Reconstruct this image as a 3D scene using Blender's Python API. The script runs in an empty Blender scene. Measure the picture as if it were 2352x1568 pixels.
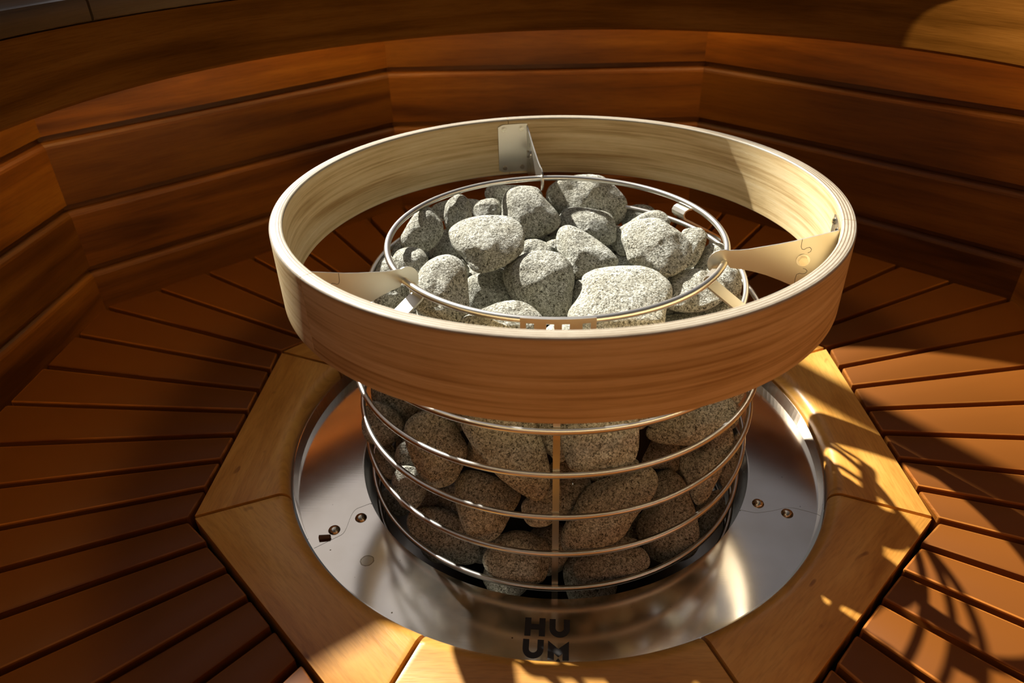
import bpy, bmesh, math, random
from mathutils import Vector, Matrix, noise

sc = bpy.context.scene
COL = sc.collection
PI = math.pi
rad = math.radians

# ---------------------------------------------------------------- camera, world, sun, exposure
cam_d = bpy.data.cameras.new('camera')
cam_d.sensor_width = 36.0
cam_d.lens = 1643.7 / 2352 * 36.0
cam_d.clip_start = 0.01
cam_d.dof.use_dof = True
cam_d.dof.focus_distance = 0.77
cam_d.dof.aperture_fstop = 6.0
cam = bpy.data.objects.new('camera', cam_d)
COL.objects.link(cam)
_F = Vector((-0.05857438, 0.8417945, -0.53661072))
_R = Vector((0.99823851, 0.05446793, -0.02351872))
_U = Vector((-0.00943014, 0.53704308, 0.84350211))
cam.matrix_world = Matrix(((_R.x, _U.x, -_F.x, 0.0), (_R.y, _U.y, -_F.y, -0.73108), (_R.z, _U.z, -_F.z, 0.58148), (0, 0, 0, 1)))
sc.camera = cam

world = bpy.data.worlds.new('sky')
sc.world = world
world.use_nodes = True
wn = world.node_tree
bg = wn.nodes['Background']
bg.inputs['Strength'].default_value = 1.0
# hazy sky, brightest around the sun and dim away from it
_tc = wn.nodes.new('ShaderNodeTexCoord')
_dot = wn.nodes.new('ShaderNodeVectorMath'); _dot.operation = 'DOT_PRODUCT'
_dot.inputs[1].default_value = Vector((-0.816, 1.027, 1.0)).normalized()
wn.links.new(_tc.outputs['Generated'], _dot.inputs[0])
_mr = wn.nodes.new('ShaderNodeMapRange')
_mr.inputs[1].default_value = -1.0
_mr.inputs[2].default_value = 1.0
wn.links.new(_dot.outputs['Value'], _mr.inputs[0])
_rp = wn.nodes.new('ShaderNodeValToRGB')
_e = _rp.color_ramp.elements
_e[0].position = 0.0; _e[0].color = (0.22, 0.20, 0.17, 1)
_e[1].position = 1.0; _e[1].color = (0.80, 0.74, 0.73, 1)
for _p, _c in ((0.30, (0.16, 0.145, 0.125, 1)), (0.5, (0.058, 0.054, 0.050, 1)), (0.725, (0.055, 0.051, 0.049, 1)), (0.86, (0.21, 0.20, 0.22, 1)), (0.95, (0.48, 0.46, 0.48, 1))):
    _n = _rp.color_ramp.elements.new(_p); _n.color = _c
wn.links.new(_mr.outputs[0], _rp.inputs['Fac'])
wn.links.new(_rp.outputs['Color'], bg.inputs['Color'])

SUN_OFF = Vector((0.816, -1.027))          # shadow shift in metres per metre of height
sun_d = bpy.data.lights.new('sun', 'SUN')
sun_d.energy = 12.5
sun_d.angle = rad(0.9)
sun_d.color = (1.0, 0.955, 0.88)
sun = bpy.data.objects.new('sun', sun_d)
COL.objects.link(sun)
sun.rotation_euler = Vector((SUN_OFF.x, SUN_OFF.y, -1.0)).to_track_quat('-Z', 'Y').to_euler()
sun.location = (-1.6, 2.0, 2.2)

sc.view_settings.view_transform = 'Standard'
sc.view_settings.look = 'None'
sc.view_settings.gamma = 1
sc.view_settings.use_curve_mapping = False
sc.view_settings.exposure = 0.0

# ---------------------------------------------------------------- helpers
def tag(o, label=None, cat=None, group=None, kind=None):
    if label: o['label'] = label
    if cat: o['category'] = cat
    if group: o['group'] = group
    if kind: o['kind'] = kind
    return o

def empty(name, loc=(0, 0, 0)):
    o = bpy.data.objects.new(name, None)
    o.location = loc
    o.empty_display_size = 0.05
    COL.objects.link(o)
    return o

def link(name, bm, mat, parent=None, smooth=False, ang=None):
    me = bpy.data.meshes.new(name)
    bm.normal_update()
    bm.to_mesh(me)
    bm.free()
    o = bpy.data.objects.new(name, me)
    COL.objects.link(o)
    mats = mat if isinstance(mat, (list, tuple)) else [mat]
    for m in mats: me.materials.append(m)
    if smooth:
        for p in me.polygons: p.use_smooth = True
        if ang is not None:
            me.set_sharp_from_angle(angle=rad(ang))
    if parent is not None:
        o.parent = parent
        o.matrix_parent_inverse = parent.matrix_basis.inverted()
    return o

def uvl(bm): return bm.loops.layers.uv.verify()
def tonel(bm): return bm.faces.layers.float.get('tone') or bm.faces.layers.float.new('tone')

def fin_tone(o):
    return o

def prism(bm, pts, z0, z1, uvf=None, tone=None, bev=0.0, bev_edges=None, seg=2):
    """closed outline (ccw, xy) extruded from z0 to z1, top edges bevelled"""
    vb = [bm.verts.new((p[0], p[1], z0)) for p in pts]
    vt = [bm.verts.new((p[0], p[1], z1)) for p in pts]
    n = len(pts)
    fs = [bm.faces.new(vt), bm.faces.new(vb[::-1])]
    for i in range(n):
        j = (i + 1) % n
        fs.append(bm.faces.new((vb[i], vb[j], vt[j], vt[i])))
    new_f = list(fs)
    if bev > 0:
        es = [bm.edges.get((vt[i], vt[(i + 1) % n])) for i in range(n)]
        es += [bm.edges.get((vb[i], vt[i])) for i in range(n)] if bev_edges == 'all' else []
        r = bmesh.ops.bevel(bm, geom=es, offset=bev, segments=seg, affect='EDGES', profile=0.5)
        new_f = list(set([f for f in new_f if f.is_valid] + r['faces']))
    L = uvl(bm); T = tonel(bm)
    for f in new_f:
        if not f.is_valid: continue
        if tone is not None: f[T] = tone
        if uvf:
            for l in f.loops: l[L].uv = uvf(l.vert.co)
    return new_f

def lathe(bm, prof, a0=0.0, a1=2 * PI, n=128, cx=0, cy=0, uvf=None, closed_prof=True, caps=True):
    full = abs(a1 - a0 - 2 * PI) < 1e-6
    cnt = n if full else n + 1
    rings = []
    for i in range(cnt):
        a = a0 + (a1 - a0) * i / n
        rings.append([bm.verts.new((cx + r * math.cos(a), cy + r * math.sin(a), z)) for r, z in prof])
    m = len(prof)
    L = uvl(bm)
    acc = [0]
    for k in range(m):
        k2 = (k + 1) % m
        acc.append(acc[-1] + math.hypot(prof[k2][0] - prof[k][0], prof[k2][1] - prof[k][1]))
    for i in range(n):
        A = rings[i]; B = rings[(i + 1) % cnt]
        for k in range(m if closed_prof else m - 1):
            k2 = (k + 1) % m
            f = bm.faces.new((A[k], B[k], B[k2], A[k2]))
            rr = prof[0][0]
            us = [(a0 + (a1 - a0) * i / n) * rr, (a0 + (a1 - a0) * (i + 1) / n) * rr]
            vs = [acc[k], acc[k + 1]]
            for l, uv in zip(f.loops, ((us[0], vs[0]), (us[1], vs[0]), (us[1], vs[1]), (us[0], vs[1]))):
                l[L].uv = uv
    if not full and caps and closed_prof:
        bm.faces.new(rings[0]); bm.faces.new(rings[-1][::-1])
    bmesh.ops.recalc_face_normals(bm, faces=bm.faces[:])

def tube_ring(bm, R, z, r, n=160, m=12, cx=0, cy=0, a0=0, a1=2 * PI):
    prof = [(R + r * math.cos(2 * PI * k / m), z + r * math.sin(2 * PI * k / m)) for k in range(m)]
    lathe(bm, prof, a0, a1, n, cx, cy)

def sweep_strip(bm, path, w, th, tang):
    """flat bar: path points (Vector) in one plane, width w along tang, thickness th"""
    secs = []
    n = len(path)
    for i, p in enumerate(path):
        d = (path[min(i + 1, n - 1)] - path[max(i - 1, 0)]).normalized()
        nn = d.cross(tang).normalized()
        secs.append([bm.verts.new(p + tang * (sx * w / 2) + nn * (sy * th / 2)) for sx, sy in ((-1, -1), (1, -1), (1, 1), (-1, 1))])
    for i in range(n - 1):
        for k in range(4):
            bm.faces.new((secs[i][k], secs[i][(k + 1) % 4], secs[i + 1][(k + 1) % 4], secs[i + 1][k]))
    bm.faces.new(secs[0][::-1]); bm.faces.new(secs[-1])
    bmesh.ops.recalc_face_normals(bm, faces=bm.faces[:])

def plate_from(bm, pts2, to3, th, nrm, holes=()):
    """flat sheet from 2D outline mapped by to3, thickness th along nrm"""
    va = [bm.verts.new(to3(p) + nrm * (th / 2)) for p in pts2]
    vb = [bm.verts.new(to3(p) - nrm * (th / 2)) for p in pts2]
    n = len(pts2)
    bm.faces.new(va); bm.faces.new(vb[::-1])
    for i in range(n):
        j = (i + 1) % n
        bm.faces.new((va[i], vb[i], vb[j], va[j]))
    bmesh.ops.recalc_face_normals(bm, faces=bm.faces[:])

# ---------------------------------------------------------------- materials
def mat_new(name):
    m = bpy.data.materials.new(name); m.use_nodes = True
    nt = m.node_tree
    return m, nt, nt.nodes['Principled BSDF']

def N(nt, t, **kw):
    n = nt.nodes.new(t)
    for k, v in kw.items():
        if k.startswith('i_'): n.inputs[int(k[2:])].default_value = v
        else: setattr(n, k, v)
    return n

def ramp(nt, stops, interp='LINEAR'):
    n = nt.nodes.new('ShaderNodeValToRGB')
    cr = n.color_ramp; cr.interpolation = interp
    while len(cr.elements) > 1: cr.elements.remove(cr.elements[-1])
    cr.elements[0].position = stops[0][0]; cr.elements[0].color = (*stops[0][1], 1)
    for p, c in stops[1:]:
        e = cr.elements.new(p); e.color = (*c, 1)
    return n

def wood(name, dark, mid, light, rough=0.45, us=3.0, vs=60.0, bump=0.15, tone_amt=0.35, spec=0.35, ply=None, detail=6, dist=0.6, flecks=0.0):
    m, nt, b = mat_new(name)
    lk = nt.links.new
    uv = N(nt, 'ShaderNodeUVMap')
    at = N(nt, 'ShaderNodeAttribute', attribute_name='tone')
    comb = N(nt, 'ShaderNodeCombineXYZ')
    mul = N(nt, 'ShaderNodeMath', operation='MULTIPLY'); mul.inputs[1].default_value = 37.0
    lk(at.outputs['Fac'], mul.inputs[0]); lk(mul.outputs[0], comb.inputs[0]); lk(mul.outputs[0], comb.inputs[2])
    add = N(nt, 'ShaderNodeVectorMath', operation='ADD')
    lk(uv.outputs['UV'], add.inputs[0]); lk(comb.outputs[0], add.inputs[1])
    mp = N(nt, 'ShaderNodeMapping'); mp.inputs['Scale'].default_value = (us, vs, 1)
    lk(add.outputs[0], mp.inputs['Vector'])
    n1 = N(nt, 'ShaderNodeTexNoise'); n1.inputs['Scale'].default_value = 1.0; n1.inputs['Detail'].default_value = detail
    n1.inputs['Distortion'].default_value = dist; n1.inputs['Roughness'].default_value = 0.55
    lk(mp.outputs[0], n1.inputs['Vector'])
    # broad cloudy variation
    mp2 = N(nt, 'ShaderNodeMapping'); mp2.inputs['Scale'].default_value = (us * 1.3, vs * 0.16, 1)
    lk(add.outputs[0], mp2.inputs['Vector'])
    n2 = N(nt, 'ShaderNodeTexNoise'); n2.inputs['Scale'].default_value = 1.0; n2.inputs['Detail'].default_value = 3
    lk(mp2.outputs[0], n2.inputs['Vector'])
    mx = N(nt, 'ShaderNodeMath', operation='MULTIPLY_ADD'); mx.inputs[1].default_value = 0.55
    lk(n1.outputs['Fac'], mx.inputs[0])
    m2 = N(nt, 'ShaderNodeMath', operation='MULTIPLY'); m2.inputs[1].default_value = 0.45
    lk(n2.outputs['Fac'], m2.inputs[0]); lk(m2.outputs[0], mx.inputs[2])
    r = ramp(nt, [(0.35, dark), (0.5, mid), (0.66, light)])
    lk(mx.outputs[0], r.inputs[0])
    # fine pores
    mp3 = N(nt, 'ShaderNodeMapping'); mp3.inputs['Scale'].default_value = (us * 14, vs * 14, 1)
    lk(add.outputs[0], mp3.inputs['Vector'])
    n3 = N(nt, 'ShaderNodeTexNoise'); n3.inputs['Scale'].default_value = 1.0; n3.inputs['Detail'].default_value = 2
    lk(mp3.outputs[0], n3.inputs['Vector'])
    r3 = ramp(nt, [(0.3, (0.8, 0.78, 0.74)), (0.55, (1, 1, 1))])
    lk(n3.outputs['Fac'], r3.inputs[0])
    mm = N(nt, 'ShaderNodeMix', data_type='RGBA', blend_type='MULTIPLY'); mm.inputs[0].default_value = 0.8
    lk(r.outputs[0], mm.inputs[6]); lk(r3.outputs[0], mm.inputs[7])
    # tone per plank
    tm = N(nt, 'ShaderNodeMapRange'); tm.inputs[3].default_value = 1 - tone_amt; tm.inputs[4].default_value = 1 + tone_amt
    lk(at.outputs['Fac'], tm.inputs[0])
    hs = N(nt, 'ShaderNodeHueSaturation'); lk(tm.outputs[0], hs.inputs['Value']); lk(mm.outputs[2], hs.inputs['Color'])
    col = hs.outputs[0]
    if flecks > 0:
        mp4 = N(nt, 'ShaderNodeMapping'); mp4.inputs['Scale'].default_value = (us * 6, vs * 1.6, 1)
        lk(add.outputs[0], mp4.inputs['Vector'])
        n4 = N(nt, 'ShaderNodeTexNoise'); n4.inputs['Scale'].default_value = 1.0; n4.inputs['Detail'].default_value = 1
        lk(mp4.outputs[0], n4.inputs['Vector'])
        r4 = ramp(nt, [(0.735, (1, 1, 1)), (0.77, (0.35, 0.25, 0.18))])
        lk(n4.outputs['Fac'], r4.inputs[0])
        m4 = N(nt, 'ShaderNodeMix', data_type='RGBA', blend_type='MULTIPLY'); m4.inputs[0].default_value = flecks
        lk(col, m4.inputs[6]); lk(r4.outputs[0], m4.inputs[7]); col = m4.outputs[2]
    if ply:
        # veneer layers seen on the edge of the bent plywood hoop
        tc = N(nt, 'ShaderNodeTexCoord')
        sep = N(nt, 'ShaderNodeSeparateXYZ'); lk(tc.outputs['Object'], sep.inputs[0])
        v2 = N(nt, 'ShaderNodeCombineXYZ'); lk(sep.outputs[0], v2.inputs[0]); lk(sep.outputs[1], v2.inputs[1])
        ln = N(nt, 'ShaderNodeVectorMath', operation='LENGTH'); lk(v2.outputs[0], ln.inputs[0])
        mr = N(nt, 'ShaderNodeMapRange'); mr.inputs[1].default_value = ply[0]; mr.inputs[2].default_value = ply[1]
        lk(ln.outputs['Value'], mr.inputs[0])
        W = (1, 1, 1); D = (0.30, 0.16, 0.07)
        st = [(0.0, W)]
        for q in (0.20, 0.42, 0.64, 0.84):
            st += [(q - 0.03, W), (q - 0.005, D), (q + 0.03, D), (q + 0.055, W)]
        rp = ramp(nt, st); lk(mr.outputs[0], rp.inputs[0])
        mp_ = N(nt, 'ShaderNodeMix', data_type='RGBA', blend_type='MULTIPLY'); mp_.inputs[0].default_value = 0.9
        lk(col, mp_.inputs[6]); lk(rp.outputs[0], mp_.inputs[7]); col = mp_.outputs[2]
    lk(col, b.inputs['Base Color'])
    b.inputs['Roughness'].default_value = rough
    b.inputs['Specular IOR Level'].default_value = spec
    bp = N(nt, 'ShaderNodeBump'); bp.inputs['Strength'].default_value = bump; bp.inputs['Distance'].default_value = 0.001
    ad = N(nt, 'ShaderNodeMath', operation='ADD'); lk(n1.outputs['Fac'], ad.inputs[0]); lk(n3.outputs['Fac'], ad.inputs[1])
    lk(ad.outputs[0], bp.inputs['Height']); lk(bp.outputs[0], b.inputs['Normal'])
    return m

M = {}
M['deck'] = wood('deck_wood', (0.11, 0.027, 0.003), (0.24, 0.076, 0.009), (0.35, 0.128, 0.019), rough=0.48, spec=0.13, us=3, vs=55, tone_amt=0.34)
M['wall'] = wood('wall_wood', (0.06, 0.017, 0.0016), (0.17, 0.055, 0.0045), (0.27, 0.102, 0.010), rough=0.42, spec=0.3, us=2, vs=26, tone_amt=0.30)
M['fascia'] = wood('fascia_wood', (0.11, 0.036, 0.004), (0.235, 0.084, 0.011), (0.33, 0.13, 0.022), spec=0.0, rough=0.8, us=2.2, vs=40, tone_amt=0.2)
M['trim'] = wood('surround_wood', (0.38, 0.155, 0.022), (0.57, 0.275, 0.052), (0.70, 0.39, 0.095), rough=0.36, us=4, vs=34, tone_amt=0.16, spec=0.3, flecks=0.7)
M['hoop'] = wood('hoop_ash', (0.42, 0.265, 0.10), (0.70, 0.53, 0.27), (0.82, 0.68, 0.41), spec=0.2, rough=0.55, us=4, vs=230, tone_amt=0.0, bump=0.2, detail=4, dist=0.5)
M['ply'] = wood('hoop_edge_plywood', (0.34, 0.28, 0.19), (0.42, 0.37, 0.275), (0.47, 0.43, 0.34), rough=0.5, us=8, vs=60, tone_amt=0.0, bump=0.1, ply=(0.2830, 0.2961))
M['bench'] = wood('bench_top_wood', (0.07, 0.036, 0.010), (0.13, 0.068, 0.022), (0.19, 0.11, 0.04), rough=0.35, spec=0.6, us=2.5, vs=40, tone_amt=0.15)

def steel(name, col=(0.62, 0.60, 0.56), rough=0.25, aniso=False, spots=False, bump=0.02):
    m, nt, b = mat_new(name)
    lk = nt.links.new
    b.inputs['Base Color'].default_value = (*col, 1)
    b.inputs['Metallic'].default_value = 1.0
    b.inputs['Roughness'].default_value = rough
    tc = N(nt, 'ShaderNodeTexCoord')
    n = N(nt, 'ShaderNodeTexNoise'); n.inputs['Scale'].default_value = 40; n.inputs['Detail'].default_value = 4
    lk(tc.outputs['Object'], n.inputs['Vector'])
    mr = N(nt, 'ShaderNodeMapRange'); mr.inputs[1].default_value = 0.3; mr.inputs[2].default_value = 0.7
    mr.inputs[3].default_value = rough * 0.95; mr.inputs[4].default_value = rough * 1.06
    lk(n.outputs['Fac'], mr.inputs[0]); lk(mr.outputs[0], b.inputs['Roughness'])
    if aniso:
        mp = N(nt, 'ShaderNodeMapping'); mp.inputs['Scale'].default_value = (18, 900, 900)
        lk(tc.outputs['Object'], mp.inputs[0])
        g = N(nt, 'ShaderNodeTexNoise'); g.inputs['Scale'].default_value = 1; g.inputs['Detail'].default_value = 3
        lk(mp.outputs[0], g.inputs['Vector'])
        bp = N(nt, 'ShaderNodeBump'); bp.inputs['Strength'].default_value = bump; bp.inputs['Distance'].default_value = 0.0005
        lk(g.outputs['Fac'], bp.inputs['Height']); lk(bp.outputs[0], b.inputs['Normal'])
    if spots:
        # specks of dirt, a faint cloudy film and one dried water ring
        s = N(nt, 'ShaderNodeTexVoronoi'); s.inputs['Scale'].default_value = 55
        lk(tc.outputs['Object'], s.inputs['Vector'])
        r = ramp(nt, [(0.0, (0.12, 0.09, 0.05)), (0.035, (0.2, 0.15, 0.1)), (0.06, (1, 1, 1))])
        lk(s.outputs['Distance'], r.inputs[0])
        c = N(nt, 'ShaderNodeTexNoise'); c.inputs['Scale'].default_value = 14; c.inputs['Detail'].default_value = 4
        lk(tc.outputs['Object'], c.inputs['Vector'])
        r2 = ramp(nt, [(0.3, (col[0] * 0.86, col[1] * 0.84, col[2] * 0.8)), (0.7, col)])
        lk(c.outputs['Fac'], r2.inputs[0])
        # sparse mask for the specks
        c2 = N(nt, 'ShaderNodeTexNoise'); c2.inputs['Scale'].default_value = 33; c2.inputs['Detail'].default_value = 0
        lk(tc.outputs['Object'], c2.inputs['Vector'])
        r5 = ramp(nt, [(0.56, (0, 0, 0)), (0.6, (1, 1, 1))]); lk(c2.outputs['Fac'], r5.inputs[0])
        mx = N(nt, 'ShaderNodeMix', data_type='RGBA', blend_type='MULTIPLY')
        lk(r5.outputs[0], mx.inputs[0]); lk(r2.outputs[0], mx.inputs[6]); lk(r.outputs[0], mx.inputs[7])
        sb = N(nt, 'ShaderNodeVectorMath', operation='DISTANCE'); sb.inputs[1].default_value = (-0.2005, -0.2130, -0.0327)
        wv = N(nt, 'ShaderNodeTexNoise'); wv.inputs['Scale'].default_value = 260; lk(tc.outputs['Object'], wv.inputs['Vector'])
        lk(tc.outputs['Object'], sb.inputs[0])
        wm = N(nt, 'ShaderNodeMath', operation='MULTIPLY_ADD'); wm.inputs[1].default_value = 0.0022
        lk(wv.outputs['Fac'], wm.inputs[0]); lk(sb.outputs['Value'], wm.inputs[2])
        rr = N(nt, 'ShaderNodeMapRange'); rr.inputs[1].default_value = 0.0; rr.inputs[2].default_value = 0.02
        lk(wm.outputs[0], rr.inputs[0])
        wr = ramp(nt, [(0.0, (0.78, 0.75, 0.68)), (0.36, (0.72, 0.68, 0.6)), (0.41, (0.25, 0.20, 0.13)), (0.45, (1, 1, 1))])
        lk(rr.outputs[0], wr.inputs[0])
        m3 = N(nt, 'ShaderNodeMix', data_type='RGBA', blend_type='MULTIPLY'); m3.inputs[0].default_value = 1
        lk(mx.outputs[2], m3.inputs[6]); lk(wr.outputs[0], m3.inputs[7])
        lk(m3.outputs[2], b.inputs['Base Color'])
    return m

M['steel'] = steel('stainless_wire', (0.80, 0.77, 0.70), 0.30)
M['sheet'] = steel('stainless_sheet', (0.60, 0.57, 0.49), 0.34)
M['plate'] = steel('brushed_steel_plate', (0.72, 0.67, 0.59), 0.125, aniso=True, spots=True)
M['rivet'] = steel('rivet_steel', (0.60, 0.54, 0.42), 0.18)
M['shell'] = steel('shell_steel', (0.40, 0.38, 0.34), 0.3)
m, nt, b = mat_new('black_lettering'); b.inputs['Base Color'].default_value = (0.008, 0.005, 0.003, 1); b.inputs['Roughness'].default_value = 0.6
M['black'] = m
m, nt, b = mat_new('shade_and_joint_black'); b.inputs['Base Color'].default_value = (0.012, 0.008, 0.005, 1); b.inputs['Roughness'].default_value = 0.9  # near black: painted shade below slats and inside the cage, also scribed joints
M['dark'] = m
m, nt, b = mat_new('bark'); b.inputs['Base Color'].default_value = (0.13, 0.065, 0.028, 1); b.inputs['Roughness'].default_value = 0.9
M['bark'] = m

def granite():
    m, nt, b = mat_new('grey_granite')
    lk = nt.links.new
    tc = N(nt, 'ShaderNodeTexCoord')
    n1 = N(nt, 'ShaderNodeTexNoise'); n1.inputs['Scale'].default_value = 420; n1.inputs['Detail'].default_value = 4; n1.inputs['Roughness'].default_value = 0.62; n1.inputs['Distortion'].default_value = 1.2
    lk(tc.outputs['Object'], n1.inputs['Vector'])
    r1 = ramp(nt, [(0.35, (0.05, 0.047, 0.036)), (0.42, (0.23, 0.228, 0.185)), (0.52, (0.49, 0.495, 0.44)), (0.63, (0.77, 0.785, 0.74))])
    lk(n1.outputs['Fac'], r1.inputs[0])
    n2 = N(nt, 'ShaderNodeTexNoise'); n2.inputs['Scale'].default_value = 26; n2.inputs['Detail'].default_value = 3
    lk(tc.outputs['Object'], n2.inputs['Vector'])
    r2 = ramp(nt, [(0.3, (0.72, 0.68, 0.58)), (0.7, (1.0, 1.0, 0.98))])
    lk(n2.outputs['Fac'], r2.inputs[0])
    mx = N(nt, 'ShaderNodeMix', data_type='RGBA', blend_type='MULTIPLY'); mx.inputs[0].default_value = 1
    lk(r1.outputs[0], mx.inputs[6]); lk(r2.outputs[0], mx.inputs[7])
    v = N(nt, 'ShaderNodeTexVoronoi'); v.inputs['Scale'].default_value = 600
    lk(tc.outputs['Object'], v.inputs['Vector'])
    rv = ramp(nt, [(0.0, (0.75, 0.75, 0.75)), (0.5, (1.05, 1.05, 1.05))]); lk(v.outputs['Distance'], rv.inputs[0])
    m2 = N(nt, 'ShaderNodeMix', data_type='RGBA', blend_type='MULTIPLY'); m2.inputs[0].default_value = 0.6
    lk(mx.outputs[2], m2.inputs[6]); lk(rv.outputs[0], m2.inputs[7])
    lk(m2.outputs[2], b.inputs['Base Color'])
    b.inputs['Roughness'].default_value = 0.8
    b.inputs['Specular IOR Level'].default_value = 0.3
    n3 = N(nt, 'ShaderNodeTexNoise'); n3.inputs['Scale'].default_value = 480; n3.inputs['Detail'].default_value = 4; n3.inputs['Roughness'].default_value = 0.6
    lk(tc.outputs['Object'], n3.inputs['Vector'])
    n4 = N(nt, 'ShaderNodeTexNoise'); n4.inputs['Scale'].default_value = 90; n4.inputs['Detail'].default_value = 3
    lk(tc.outputs['Object'], n4.inputs['Vector'])
    ad = N(nt, 'ShaderNodeMath', operation='MULTIPLY_ADD'); ad.inputs[1].default_value = 2.0
    lk(n4.outputs['Fac'], ad.inputs[0]); lk(n3.outputs['Fac'], ad.inputs[2])
    bp = N(nt, 'ShaderNodeBump'); bp.inputs['Strength'].default_value = 1.0; bp.inputs['Distance'].default_value = 0.0016
    lk(ad.outputs[0], bp.inputs['Height']); lk(bp.outputs[0], b.inputs['Normal'])
    return m
M['stone'] = granite()
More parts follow.
